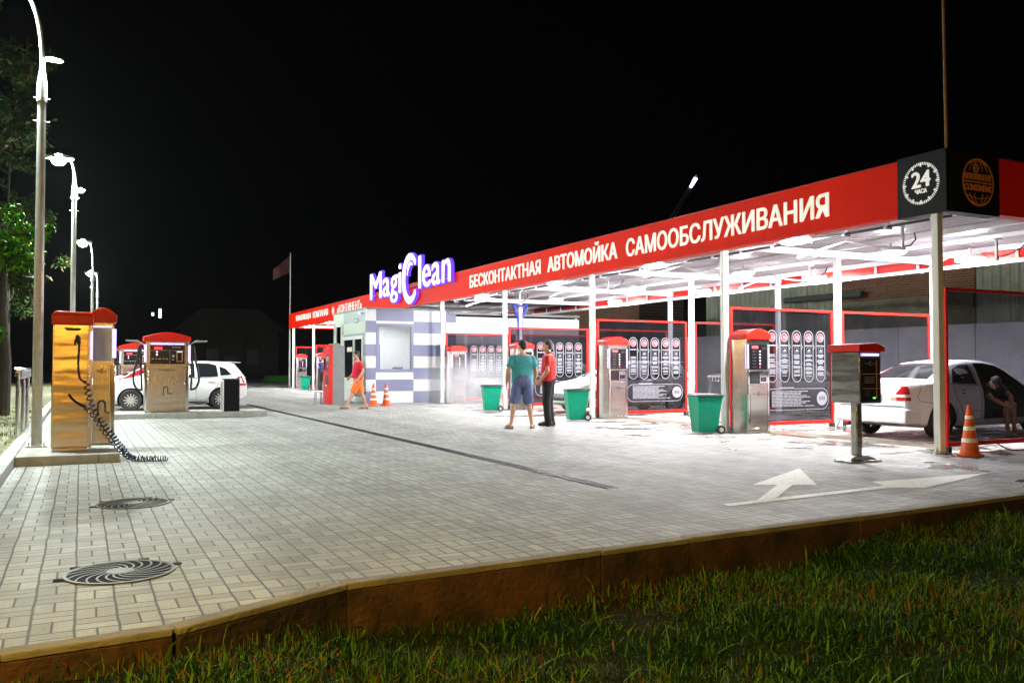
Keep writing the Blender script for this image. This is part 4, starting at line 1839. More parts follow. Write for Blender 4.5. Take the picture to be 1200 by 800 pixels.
def coil(mb, path, rad, pitch, r):
    P = [Vector(p) for p in path]
    dens = []
    for i in range(len(P) - 1):
        for q in range(30):
            u = q / 30
            p0, p1, p2, p3 = P[max(0, i - 1)], P[i], P[i + 1], P[min(len(P) - 1, i + 2)]
            dens.append(.5 * ((2 * p1) + (p2 - p0) * u + (2 * p0 - 5 * p1 + 4 * p2 - p3) * u * u + (3 * p1 - p0 - 3 * p2 + p3) * u ** 3))
    dens.append(P[-1])
    acc = [0]
    for a, b in zip(dens[:-1], dens[1:]):
        acc.append(acc[-1] + (b - a).length)
    total = acc[-1]
    out = []
    s_ = 0
    ph = 0
    idx = 0
    while s_ < total:
        while idx < len(acc) - 2 and acc[idx + 1] < s_:
            idx += 1
        f = (s_ - acc[idx]) / max(1e-9, acc[idx + 1] - acc[idx])
        c = dens[idx].lerp(dens[idx + 1], f)
        tg = (dens[idx + 1] - dens[idx]).normalized()
        up = Vector((0, -1, 0)) if abs(tg.y) < .8 else Vector((0, 0, 1))
        u = tg.cross(up).normalized()
        v = tg.cross(u)
        u0 = s_ / total
        pt = pitch[0] + (pitch[1] - pitch[0]) * u0
        p = c + (u * math.cos(ph) + v * math.sin(ph)) * rad
        p.z = max(p.z, -IZ + .014) if c.x > .63 else p.z
        out.append(p)
        s_ += pt / 10
        ph += 2 * PI / 10
    mb.tube(out, r, 5)


coil(mb, [(.20, -.28, .98), (.24, -.33, .75), (.36, -.42, .48), (.50, -.55, .28), (.66, -.75, .06), (.80, -.92, -.075), (1.22, -1.05, -.082)], .038, (.085, .030), .0078)
coil(mb, [(.20, -.32, .62), (.30, -.42, .50), (.42, -.48, .30), (.56, -.60, .12), (.72, -.78, -.05), (.86, -.86, -.075), (1.08, -.9, -.085)], .035, (.085, .05), .0068)
mb.build('coiled_hose', t)


# vacuum units with their display face to the camera
def make_vac(w, d, zt, hoses=True):
    t = empty('vacuum_station', (0, 0, 0), 'x', 'vacuum station', 'steel vacuum stations with red arched tops')
    mb = MB(M_steel)
    mb.box(-w / 2, w / 2, -d / 2, d / 2, .0, zt)
    mb.build('body', t, bevel=.012)
    mb = MB(M_chrome)
    for sx in (-1, 1):
        mb.box(sx * w * .455 - .035, sx * w * .455 + .035, -d / 2 - .03, -d / 2 - .001, .01, zt - .66)
    mb.build('corner_post', t, bevel=.012)
    mb = MB(M_steel)
    mb.box(-w * .39, w * .39, -d / 2 - .014, -d / 2 - .001, .06, zt - .64)
    mb.build('service_door', t, bevel=.005)
    mb = MB(M_red)
    arched_cap(mb, w, d, zt, .12, .035)
    mb.build('cap', t, bevel=.012)
    mb = MB(M_scr)
    mb.box(-w * .39, w * .39, -d / 2 - .014, -d / 2 - .001, zt - .60, zt - .11)
    mb.build('control_panel', t, bevel=.003)
    mb = MB(E_disp)
    mb.box(-w * .30, -w * .12, -d / 2 - .019, -d / 2 - .014, zt - .22, zt - .15)
    mb.build('red_display', t, smooth=0)
    mb = MB(E_dot)
    for k in range(2):
        mb.cyl((-w * .24, -d / 2 - .014, zt - .285 - .07 * k), (-w * .24, -d / 2 - .022, zt - .285 - .07 * k), .022, 10)
    mb.build('button_lights', t)
    mb = MB(M_print)
    yy = -d / 2 - .0155
    mb.box(w * .05, w * .056, yy, -d / 2 - .014, zt - .59, zt - .24)
    mb.box(-w * .38, w * .38, yy, -d / 2 - .014, zt - .245, zt - .239)
    for k in range(5):
        mb.box(-w * .36 + k * w * .08, -w * .31 + k * w * .08, yy, -d / 2 - .014, zt - .475 + .008 * (k % 2), zt - .455)
    mb.box(w * .10, w * .16, yy, -d / 2 - .014, zt - .42, zt - .36)
    mb.box(w * .10, w * .15, yy, -d / 2 - .014, zt - .50, zt - .47)
    mb.box(w * .1, w * .3, yy, -d / 2 - .014, zt - .17, zt - .155)
    mb.build('panel_captions', t, smooth=0)
    mb = MB(M_chrome)
    mb.box(w * .20, w * .345, -d / 2 - .03, -d / 2 - .014, zt - .55, zt - .26)
    mb.use(M_scr)
    mb.box(w * .225, w * .32, -d / 2 - .033, -d / 2 - .029, zt - .52, zt - .30)
    mb.use(E_dot)
    mb.box(w * .21, w * .335, -d / 2 - .034, -d / 2 - .029, zt - .285, zt - .268)
    mb.build('coin_reader', t, bevel=.003)
    mb = MB(M_dark)
    f = fr_south(0, -d / 2 - .0155, 0)
    s = w / 1.1
    put_text(mb, 'Magi', f, -.23 * s, .17 * s, zt - .78, .055, .01)
    put_text(mb, 'C', f, -.05 * s, .09 * s, zt - .79, .08, .03)
    put_text(mb, 'lean', f, .05 * s, .16 * s, zt - .78, .05, .01)
    for k in range(0):
        mb.add([f @ Vector((x, z, 0)) for x, z in ((-.12 * s + .06 * k, zt - .885), (-.08 * s + .06 * k, zt - .885), (-.08 * s + .06 * k, zt - .875), (-.12 * s + .06 * k, zt - .875))], [(0, 1, 2, 3)])
    mb.build('name_lettering', t, smooth=0, fix=False)
    mb = MB(M_dark)
    # pictogram of a hose
    f2 = fr_south(-.06 * s, -d / 2 - .016, 0)
    pts = [(-.03, .44), (-.03, .62)] + [(-.03 + .05 * (1 - math.cos(a)), .62 + .05 * math.sin(a)) for a in [PI * q / 8 for q in range(1, 9)]] + [(.075, .50), (.10, .485), (.20, .485)]
    mb.tube([f2 @ Vector((x, z, 0)) for x, z in pts], [.016 if x < .08 else .012 for x, z in pts], 6)
    mb.build('pictogram', t, fix=False)
    for sx in (-1, 1):
        mb = MB(E_bar)
        mb.box(sx * (w / 2 - .0) - .028, sx * (w / 2) + .028, -d / 2 - .03, -d / 2 - .004, zt - .55, zt - .10)
        mb.build('light_bar', t, bevel=.004)
    mb = MB(E_bar)
    mb.box(-w * .38, w * .38, -d / 2 - .025, -d / 2 - .003, zt - .09, zt - .055)
    mb.build('light_bar', t, smooth=0)
    if hoses:
        for sx in (-1, 1):
            mb = MB(M_rubber)
            x0 = sx * (w / 2)
            hook_hose(mb, [(x0 + sx * .01, 0, zt - .2), (x0 + sx * .12, -.05, zt - .12), (x0 + sx * .18, -.08, zt - .5), (x0 + sx * .27, -.1, zt - .95), (x0 + sx * .2, -.1, zt - 1.22), (x0 + sx * .05, -.1, zt - 1.28)], .03)
            hook_hose(mb, [(x0 + sx * .10, -.05, zt - .15), (x0 + sx * .09, -.1, zt - .7), (x0 + sx * .06, -.12, zt - 1.3)], .026)
            mb.build('vacuum_hose', t)
            mb = MB(M_galv)
            mb.tube([(x0, 0, zt - .1), (x0 + sx * .12, -.05, zt - .02), (x0 + sx * .42, -.1, zt + .0)], .016, 8)
            mb.box(min(x0 + sx * .16, x0 + sx * .46), max(x0 + sx * .16, x0 + sx * .46), -.14, -.06, zt + .0, zt + .03)
            mb.build('hose_hook', t)
    return t


v1 = make_vac(1.08, .55, 1.86)
v1.location = (2.03, 24.55, IZ)
v1['label'] = 'wide steel vacuum station with red top in front of white hatchback'
copy_tree(v1, loc=(1.85, 35.6, IZ), label='distant vacuum station left of and behind the wide one')
copy_tree(v1, loc=(1.55, 43.1, IZ), label='farthest vacuum station, mostly hidden by the distant one')
v2 = make_vac(.34, .50, 1.88, False)
v2.location = (.29, 15.0, IZ)
v2['label'] = 'narrow vacuum station with lit side bars right of the orange panel'
M_panelw = mat('pale_panel', (.62, .66, .78), .3)  # pale blue-white colour stands for the bright reflection on the upper panel
mb = MB(M_panelw)
mb.box(-.13, .13, -.288, -.267, 1.28, 1.80)
mb.build('reflection_face', v2, bevel=.004)

t = empty('waste_bin', (3.62, 23.98 + .25, IZ), 'black waste box with a pale edge on the second island', 'waste box')
mb = MB(M_black)
mb.box(-.19, .21, -.2, .2, .0, .84)
mb.build('body', t, bevel=.015)
mb = MB(M_white)
mb.box(-.235, -.193, -.19, .2, .0, .83)
mb.build('side_plate', t, bevel=.01)
mb = MB(M_dark)
mb.box(-.2, .22, -.21, .21, .842, .87)
mb.build('lid', t, bevel=.01)


# mat racks: steel posts with a clip rail on top
def mat_rack(loc, pts, h, label, rz=0):
    t = empty('mat_rack', loc, label, 'mat rack', None, rz)
    for p in pts:
        mb = MB(M_chrome)
        mb.cyl((p[0], p[1], .0), (p[0], p[1], h), .034, 14)
        mb.lathe([(.0, 0), (.0, 0)], 3) if False else None
        mb.build('post', t)
    a, b = Vector((*pts[0], h - .01)), Vector((*pts[-1], h - .01))
    d = (b - a).normalized()
    mb = MB(M_chrome)
    mb.tube([a - d * .08, b + d * .08], .026, 10)
    n = int((b - a).length / .11)
    for k in range(n + 1):
        c = a.lerp(b, (k + .5) / (n + 1))
        q = Vector((-d.y, d.x, 0))
        mb.tube([c + q * .05 + Vector((0, 0, .05)), c - q * .05 + Vector((0, 0, .05)), c - q * .055 - Vector((0, 0, .10)), c - q * .02 - Vector((0, 0, .12))], .012, 6)
        mb.tube([c + q * .05 + Vector((0, 0, .05)), c + q * .055 - Vector((0, 0, .08))], .012, 6)
    mb.build('clip_rail', t)
    return t


mat_rack((-.98, 17.0, .09), [(.02, 0), (.03, 1.4), (.04, 2.6)], 1.16, 'steel mat rack with clips beside the lamp post at left')
mat_rack((14.25, 17.3, .004), [(0, 0), (.45, 0), (.9, 0)], 1.08, 'steel mat rack inside the second bay behind the nearest bin')


# ================================================================== STREET LAMPS
def make_lamp(h_pole, h_main, arm_main, h_side, arm_side, label, base, ry=0, lensm=E_street, glare_bowl=True):
    t = empty('street_lamp', base, label, 'street lamp', 'street lamps along the left edge', ry)
    mb = MB(M_galv)
    mb.tube([(0, 0, .02), (0, 0, h_pole)], [.075, .058], 14)
    mb.box(-.14, .14, -.14, .14, .0, .022)
    for sx in (-1, 1):
        for sy in (-1, 1):
            mb.cyl((sx * .1, sy * .1, .02), (sx * .1, sy * .1, .06), .014, 6)
    mb.box(-.03, .03, -.082, -.07, .6, .95)
    mb.build('pole', t)
    mb = MB(M_galv)
    mb.tube([(0, 0, h_pole - .15), (0, 0, h_pole + .12), (0, 0, h_pole + .38)], [.075, .072, .035], 12)
    mb.build('collar', t)
    for z in (h_pole - .10, h_pole - .45):
        mb = MB(M_galv)
        mb.tube([(-.11, 0, z), (.11, 0, z)], .010, 6)
        mb.tube([(0, -.11, z), (0, .11, z)], .010, 6)
        mb.build('step_bar', t)
    mb = MB(M_galv)
    n = 10
    pts = []
    for k in range(n + 1):
        u = k / n
        pts.append((arm_main * (u ** 2), 0, h_pole + .3 + (h_main - h_pole - .3) * (1 - (1 - u) ** 1.6)))
    mb.tube(pts, [.035 - .010 * k / n for k in range(n + 1)], 10)
    mb.build('arm', t)

    def head(x, z, sgn, s, name):
        mb = MB(M_galv)
        ring = lambda a, b, zz: [(x + sgn * .22 * s + a * s * math.cos(2 * PI * k / 16), b * s * math.sin(2 * PI * k / 16), z + zz * s) for k in range(16)]
        mb.rings([ring(.30, .13, -.005), ring(.33, .16, .03), ring(.30, .14, .075), ring(.18, .08, .10)])
        hd = mb.build(name, t)
        mb = MB(lensm)
        if glare_bowl:  # oversized glowing bowl stands for lens glare round the lamp
            mb.ell((x + sgn * .24 * s, 0, z - .01 * s), ((.16 * s), (.15 * s), (.14 * s)), 16, 10)
        else:
            mb.rings([ring(.29, .125, -.006), ring(.27, .115, -.02), ring(.2, .09, -.024)])
        mb.build('lens', hd)

    head(arm_main, h_main, math.copysign(1, arm_main), 1.15, 'lamp_head')
    if h_side:
        mb = MB(M_galv)
        mb.tube([(0, 0, h_side - .25), (arm_side * .3, 0, h_side), (arm_side, 0, h_side + .02)], .018, 8)
        mb.build('arm', t)
        head(arm_side, h_side + .03, math.copysign(1, arm_side), .42, 'lamp_head')
    return t


L1 = make_lamp(5.35, 6.86, -.30, 5.82, .06, 'nearest tall street lamp at left with its top head cut by frame', (-.58, 14.75, IZ), glare_bowl=False)
L2 = make_lamp(6.05, 6.98, -.12, 6.15, .06, 'second tall street lamp, rising behind the polished air station', (-.22, 26.5, .004), 0, E_street2)
L3 = make_lamp(5.3, 6.85, -.14, None, 0, 'third street lamp, thin, right of the second', (.42, 43, .004), 0, E_street2)
L4 = make_lamp(5.5, 6.75, -.1, None, 0, 'farthest of the four street lamps in the left row', (.82, 56, .004), 0, E_street2)

# sodium lamp behind the camera, beside the road that runs past there
t = empty('road_lamp', (-3.6, .3, -.2), 'warm sodium road lamp behind the viewer', 'street lamp', None, R(-20))
mb = MB(M_galv)
mb.tube([(0, 0, 0), (0, 0, 4.6), (.1, .05, 5.2), (.6, .2, 5.5)], [.08, .06, .05, .04], 12)
mb.build('pole', t)
mb = MB(M_galv)
mb.box(.5, 1.2, .05, .4, 5.5, 5.63)
mb.build('lamp_head', t, bevel=.03)
mb = MB(E_sodium)
mb.box(.55, 1.15, .08, .37, 5.44, 5.497)
mb.build('lens', t)
# a rendered house across the road, lit by its own sodium wall lamps
bt = empty('roadside_house', (0, -24, -.3), 'pale house across the road behind the viewer', 'building')
mb = MB(mat('render_ochre', (.55, .42, .25), .9, var=.2))
mb.box(-14, 16, -6, 0, 0, 6)
mb.use(M_soil)
mb.box(-14, 16, 0.002, .25, -.3, 1.45)  # dark base added to darken the lower part of the steel panel's reflection
mb.build('wall', bt)
mb = MB(M_dark)
for k in range(8):
    mb.box(-11.2 + k * 3.4, -10.0 + k * 3.4, .003, .03, 1.2, 2.6)
mb.build('window', bt)
mb = MB(M_greym)
mb.box(-14.3, 16.3, -6.3, .3, 6.003, 6.2)
mb.build('roof', bt)
for k, x in enumerate((-4.5, -.6, 3.5)):
    hl = empty('wall_lamp', (x, -23.98, 4.2), 'sodium wall lamp on the house behind the viewer', 'wall lamp', 'sodium wall lamps on the house behind')
    mb = MB(M_galv)
    mb.box(-.2, .2, 0, .9, .0, .06)
    mb.build('bracket', hl)
    mb = MB(E_sodwall)
    mb.box(-.14, .14, .65, .88, -.05, -.004)
    mb.build('lens', hl)

# ================================================================== BEHIND THE BAYS
def slab_wall(name, x, y0, y1, z0, z1, th, m, label, cat, rib=None):
    mb = MB(m)
    if rib:
        y = y0
        while y < y1:
            mb.prism([(y, x), (y + rib * .2, x - .035), (y + rib * .5, x - .035), (y + rib * .7, x), (y + rib, x), (y + rib, x + th), (y, x + th)], z0, z1, Matrix(((0, 1, 0, 0), (1, 0, 0, 0), (0, 0, 1, 0), (0, 0, 0, 1))))
            y += rib
    else:
        mb.box(x, x + th, y0, y1, z0, z1)
    o = mb.build(name, smooth=0)
    return tag(o, label, cat)


wl = empty('boundary_wall', (22, 16, 0), 'long grey concrete boundary wall behind the wash bays', 'wall')
mb = MB(M_wallc)
y = -12.0
while y < 44:
    mb.box(0, .15, y - 16 + .01, y - 16 + 2.49, -.1, 2.5)
    y += 2.5
mb.build('panel', wl, bevel=.01)
mb = MB(M_wallc)
y = -12.0
while y < 44.1:
    mb.box(-.06, .21, y - 16 - .09, y - 16 + .09, -.1, 2.44)
    y += 2.5
mb.build('pier', wl, bevel=.01) if False else None

M_corr = mat('corrugated_olive', (.34, .36, .28), .55, .15, var=.3, vscale=1.2)
M_plinth = mat('olive_plaster', (.22, .22, .15), .9, var=.3, vscale=1.5)
bk = empty('brick_building', (26, 21, 0), 'brick building with an olive ledge behind the nearest bays', 'building')
mb = MB(M_brick)
mb.box(0, 6, 18.3 - 21, 24.0 - 21, 3.75, 6.6)
mb.build('brick_wall', bk, smooth=0)
mb = MB(M_plinth)
mb.box(-.12, 6, 18.3 - 21, 24.0 - 21, 3.25, 3.745)
mb.box(0, 6, 18.3 - 21, 24.0 - 21, 0, 3.24)
mb.build('ledge', bk, smooth=0)
mb = MB(M_cutr)
mb.tube([(-.25, 23.9 - 21 + 2.6, 4.0), (-.25, 22.6 - 21, 4.0)], .12, 10)
mb.build('pipe', bk)
slab_wall('corrugated_shed', 26.05, 6.0, 18.28, 0, 6.2, .2, M_corr, 'corrugated metal shed wall right of the brick building', 'shed', .3)
slab_wall('corrugated_shed', 26.05, 24.05, 31.7, 0, 6.2, .2, M_corr, 'corrugated metal shed wall left of the brick building', 'shed', .3)
slab_wall('old_building', 27, 38.6, 60, 0, 6.2, 3, M_brick, 'dim brown brick building behind the third and fourth bays', 'building')

# ================================================================== FAR BACKGROUND
mb = MB(mat('far_plaster', (.035, .030, .026), .9, var=.3, vscale=.4))
mb.box(-6, 6, -4, 4, 0, 6.0)
mb.prism([(-6.6, 6), (6.6, 6), (3.5, 8.6), (-3.5, 8.6)], -4.5, 4.5, frame((0, 0, 0), (1, 0, 0), (0, 0, 1)))
fh = empty('dark_house', (17, 118, 0), 'dark house silhouette far beyond the white hatchback', 'house')
mb.build('wall', fh)
mb = MB(M_dark)
mb.box(-3, -1.5, -4.05, -4.003, 1.5, 3.5)
mb.box(2, 3.5, -4.05, -4.003, 1.5, 3.5)
mb.box(-.8, .8, -4.05, -4.003, 0, 2.6)
mb.build('window', fh)
M_farb = mat('far_black', (.004, .004, .004), .9, spec=.05)
tw = empty('far_tower_block', (10.4, 140, 0), 'far dark block with two small lit windows', 'building')
mb = MB(M_farb)
mb.box(-4, 4, 0, 6, 0, 12)
mb.build('wall', tw)
mb = MB(E_win)
mb.box(-.02, .38, -.06, -.003, 8.6, 10.0)
mb.build('window', tw)
mb = MB(E_win)
mb.box(-1.0, -.65, -.06, -.003, 8.9, 9.4)
mb.build('window', tw)
# grass bank beyond the road
mb = MB(mat('bank_grass', (.03, .22, .01), .9, var=.3, vscale=.5))
mb.prism([(74, -.1), (76, .45), (80, .5), (82, -.1)], 15, 80, Matrix(((0, 0, 1, 0), (1, 0, 0, 0), (0, 1, 0, 0), (0, 0, 0, 1))))
struct(mb.build('grass_bank', smooth=0))
# flag on a pole beyond the far end
ft = empty('flagpole', (12.87, 60, 0), 'thin flagpole beyond the far end of the canopy', 'flagpole')
mb = MB(M_galv)
mb.tube([(0, 0, 0), (0, 0, 9.15)], [.07, .035], 8)
mb.build('pole', ft)
mb = MB(M_flag)
vs = []
NX, NZ = 14, 8
for i in range(NX + 1):
    u = i / NX
    for j in range(NZ + 1):
        v = j / NZ
        vs.append((12.87 - .04 - 1.12 * u, 60 + .10 * math.sin(u * 7 + v) * u, 8.95 - 1.0 * u - 1.15 * v + .42 * u * v))
mb.add(vs, [(i * (NZ + 1) + j, (i + 1) * (NZ + 1) + j, (i + 1) * (NZ + 1) + j + 1, i * (NZ + 1) + j + 1) for i in range(NX) for j in range(NZ)])
mb.use(M_printr)
o = mb.build('flag', fix=False)
tag(o, 'dark drooping flag flying from the far flagpole', 'flag')
# tall mast behind the corner
o = MB(M_mast).tube([(13.99, 10.35, 4.1), (14.0, 10.4, 8.8)], [.032, .022], 8).build('mast')
tag(o, 'thin tan mast standing up behind the dial corner of the roof', 'mast')
# crane jib with a lamp at its tip, far behind
ct = empty('crane', (60, 84, 0), 'dark crane far behind the canopy with a lit jib tip', 'crane')
mb = MB(M_greym)
a = Vector((0, 0, 14))
b = Vector((0, -9.1, 22.0))
for dx, dz in ((-.3, 0), (.3, 0), (0, .5)):
    mb.tube([a + Vector((dx, 0, dz)), b + Vector((dx * .5, 0, dz * .5))], .05, 5)
for k in range(14):
    u, u2 = k / 14, (k + 1) / 14
    p = a.lerp(b, u)
    q = a.lerp(b, u2)
    mb.tube([p + Vector((-.3 + .15 * u, 0, 0)), q + Vector((0, 0, .5 - .25 * u)), q + Vector((.3 - .15 * u, 0, 0))], .03, 4)
mb.build('jib', ct)
mb = MB(M_greym)
mb.tube([(0, 0, 0), (0, 0, 14)], .5, 8)
mb.build('tower', ct)
mb = MB(E_tiplamp)
mb.tube([b + Vector((-.1, -.05, -.15)), b + Vector((-.1, .85, -.95))], [.22, .14], 8)
mb.build('tip_lamp', ct)


# ================================================================== CARS
def chaikin(P, it=2):
    for _ in range(it):
        Q = [P[0]]
        for a, b in zip(P[:-1], P[1:]):
            Q.append(tuple(np.array(a) * .75 + np.array(b) * .25))
            Q.append(tuple(np.array(a) * .25 + np.array(b) * .75))
        Q.append(P[-1])
        P = Q
    return P


class Car:
    def __init__(s, L, W2, top, bot, belt, wid, roofk=.70):
        s.L, s.W2, s.top, s.bot, s.belt, s.wid, s.roofk = L, W2, top, bot, belt, wid, roofk

    def ip(s, tab, x):
        return float(np.interp(x, [t[0] for t in tab], [t[1] for t in tab]))

    def poly(s, x):
        zt, zb, be, w = s.ip(s.top, x), s.ip(s.bot, x), s.ip(s.belt, x), s.ip(s.wid, x) * s.W2
        be = min(be, zt - .025)
        g = max(0, min(1, (zt - be) / .38))
        we = w * (.90 * (1 - g) + s.roofk * g)
        lo = zb + .12
        P = [(0, zb), (w * .86, zb), (w * .965, zb + .07), (w * 1.0, lo + (be - lo) * .45), (w * .985, lo + (be - lo) * .80), (w * .945, be), (we + (w * .93 - we) * .04, zt - .055 * g - .008), (we * .82, zt - .004), (0, zt + .012)]
        return chaikin(P, 2)

    def ysurf(s, x, z):
        P = s.poly(x)
        n = len(P)
        k = max(range(n), key=lambda i: P[i][0])
        if z < P[k][1]:
            seg = P[2:k + 1]
        else:
            seg = P[k:]
        zs = [p[1] for p in seg]
        return float(np.interp(z, zs, [p[0] for p in seg]))

    def ztop(s, x, y):
        P = s.poly(x)
        n = len(P)
        k = max(range(n), key=lambda i: P[i][0])
        seg = P[k:][::-1]
        return float(np.interp(abs(y), [p[0] for p in seg], [p[1] for p in seg]))

    def body(s, name, root, paint, wheels, wr, cuts=()):
        xs = sorted(set([round(v, 4) for v in np.linspace(-s.L / 2 + .0, s.L / 2, 64)] + [t[0] for t in s.top] + [t[0] for t in s.wid]))
        rs = []
        for x in xs:
            P = s.poly(x)
            ring = [(x, y, z) for y, z in P] + [(x, -y, z) for y, z in P[-2:0:-1]]
            rs.append(ring)
        mb = MB(paint)
        mb.use(M_cut)
        mb.use(paint)
        mb.rings(rs)
        o = mb.build(name, root, smooth=0)
        mods = []
        for wx in wheels:
            for sg in (-1, 1):
                c = MB(paint)
                c.use(M_cut)
                c.tube([(wx, sg * (s.W2 - .30), wr * 1.0), (wx, sg * (s.W2 + .2), wr * 1.0)], wr + .055, 36)
                mods.append(c.build('cut', smooth=0))
        for poly, y0, y1 in cuts:
            c = MB(paint)
            c.use(M_cut)
            c.prism(poly, y0, y1, Matrix(((1, 0, 0, 0), (0, 0, 1, 0), (0, 1, 0, 0), (0, 0, 0, 1))))
            mods.append(c.build('cut', smooth=0))
        for c in mods:
            md = o.modifiers.new('b', 'BOOLEAN')
            md.operation = 'DIFFERENCE'
            md.solver = 'EXACT'
            md.object = c
        # the root may be moved: evaluate at the origin, before the root is placed
        dg = bpy.context.evaluated_depsgraph_get()
        me = bpy.data.meshes.new_from_object(o.evaluated_get(dg))
        o.modifiers.clear()
        old = o.data
        o.data = me
        bpy.data.meshes.remove(old)
        for c in mods:
            bpy.data.objects.remove(c)
        me.shade_smooth()
        me.set_sharp_from_angle(angle=R(32))
        return o

    def side_patch(s, mb, poly, sg, off=.006):
        """polygon in side view (x, z) laid on the body side"""
        # resample the outline
        P = []
        for a, b in zip(poly, poly[1:] + poly[:1]):
            n = max(1, int(math.hypot(b[0] - a[0], b[1] - a[1]) / .08))
            for k in range(n):
                P.append((a[0] + (b[0] - a[0]) * k / n, a[1] + (b[1] - a[1]) * k / n))
        vs = [(x, sg * (s.ysurf(x, z) + off), z) for x, z in P]
        tris = tessellate_polygon([[Vector((x, z, 0)) for x, z in P]])
        mb.add(vs, [t for t in tris])

    def top_patch(s, mb, x0, x1, y0, y1, off=.006, n=10, m=12):
        vs, fs = [], []
        for i in range(n + 1):
            x = x0 + (x1 - x0) * i / n
            yw = y0 + (y1 - y0) * i / n
            for j in range(m + 1):
                y = yw * (2 * j / m - 1)
                vs.append((x, y, s.ztop(x, y) + off))
        for i in range(n):
            for j in range(m):
                fs.append((i * (m + 1) + j, (i + 1) * (m + 1) + j, (i + 1) * (m + 1) + j + 1, i * (m + 1) + j + 1))
        mb.add(vs, fs)

    def seam(s, mb, pts, sg, r=.004, off=.001):
        P = []
        for a, b in zip(pts[:-1], pts[1:]):
            n = max(1, int(math.hypot(b[0] - a[0], b[1] - a[1]) / .06))
            for k in range(n):
                P.append((a[0] + (b[0] - a[0]) * k / n, a[1] + (b[1] - a[1]) * k / n))
        P.append(pts[-1])
        mb.tube([(x, sg * (s.ysurf(x, z) + off), z) for x, z in P], r, 4)

    def wrap(s, mb, end, z0, z1, yin, xin, sg, off=.007, nz=6, yfun=None):
        """a lamp lens wrapped round a corner. end: -1 rear / +1 front; from yin on the cap to xin on the side"""
        xe = end * s.L / 2
        rows = []
        for j in range(nz + 1):
            z = z0 + (z1 - z0) * j / nz
            yi = yin if yfun is None else yfun(j / nz)
            ye = s.ysurf(xe, z)
            row = [(xe + end * off, sg * (yi + (ye - .004 - yi) * q / 4), z) for q in range(5)]
            for q in range(8):
                x = xe - end * (abs(xe - xin)) * ((q + .3) / 7.3)
                row.append((x + end * off * .3, sg * (s.ysurf(x, z) + off), z))
            rows.append(row)
        vs = [p for r in rows for p in r]
        n = len(rows[0])
        fs = [(i * n + k, i * n + k + 1, (i + 1) * n + k + 1, (i + 1) * n + k) for i in range(nz) for k in range(n - 1)]
        mb.add(vs, fs)


def wheel(root, x, y, r, sg, spokes=10, style='alloy'):
    w = MB(M_rubber)
    w.at((0, 0, 0), rx=R(90))
    w.lathe([(r * .62, -.095), (r * .93, -.10), (r, -.07), (r, .07), (r * .93, .10), (r * .62, .095)], 36, caps=False)
    wo = w.build('wheel', root, loc=(x, y, r))
    m = MB(M_rim)
    m.at((0, 0, 0), rx=R(90))
    m.lathe([(r * .66, -sg * .0 - .092), (r * .61, -.06), (r * .60, .06), (r * .66, .092)], 36, caps=False)
    yo = -sg   # outside direction along the lathe axis (local z maps to -y)
    for k in range(spokes):
        a = 2 * PI * k / spokes
        c, s_ = math.cos(a), math.sin(a)
        hw0, hw1 = r * .075, r * .055
        q = [(r * .1 * c - hw0 * s_, r * .1 * s_ + hw0 * c), (r * .1 * c + hw0 * s_, r * .1 * s_ - hw0 * c), (r * .63 * c + hw1 * s_, r * .63 * s_ - hw1 * c), (r * .63 * c - hw1 * s_, r * .63 * s_ + hw1 * c)]
        z0, z1 = sorted((yo * .060, yo * .078))
        m.prism(q, z0, z1)
    z0, z1 = sorted((yo * .055, yo * .085))
    m.lathe([(r * .17, z0), (r * .17, z1)], 18)
    m.use(M_cut)
    z = yo * .03
    m.lathe([(r * .60, z), (.002, z)], 30, caps=False)
    m.build('rim', wo)
    return wo


def plate(root, x, end, z=.55, y=0.0):
    mb = MB(M_print)
    a, b = sorted((x, x + end * .012))
    mb.box(a, b, y - .26, y + .26, z - .055, z + .055)
    mb.build('licence_plate', root, smooth=0)


def mirror_part(car, root, x, z, sg, m):
    mb = MB(m)
    y = car.ysurf(x, z)
    mb.ell((x, sg * (y + .10), z + .05), (.06, .10, .065), 12, 8)
    mb.box(x - .02, x + .02, *sorted((sg * (y - .02), sg * (y + .06))), z + .0, z + .03)
    mb.build('mirror', root)


# ---- hatchback (local +X is its front)
hatch = Car(4.22, .89,
            top=[(-2.11, .62), (-2.09, .80), (-2.03, 1.02), (-1.93, 1.18), (-1.74, 1.42), (-1.55, 1.462), (-.9, 1.485), (-.2, 1.48), (.25, 1.43), (.55, 1.30), (1.10, 1.00), (1.25, .955), (1.75, .86), (2.0, .76), (2.08, .66), (2.11, .56)],
            bot=[(-2.11, .38), (-1.9, .26), (-1.6, .19), (1.6, .18), (1.95, .22), (2.11, .30)],
            belt=[(-2.11, .95), (-1.6, .985), (0, .93), (1.2, .89), (2.11, .8)],
            wid=[(-2.11, .80), (-2.05, .86), (-1.9, .93), (-1.5, .985), (-.5, 1), (.9, 1), (1.5, .97), (1.85, .90), (2.02, .80), (2.11, .66)])


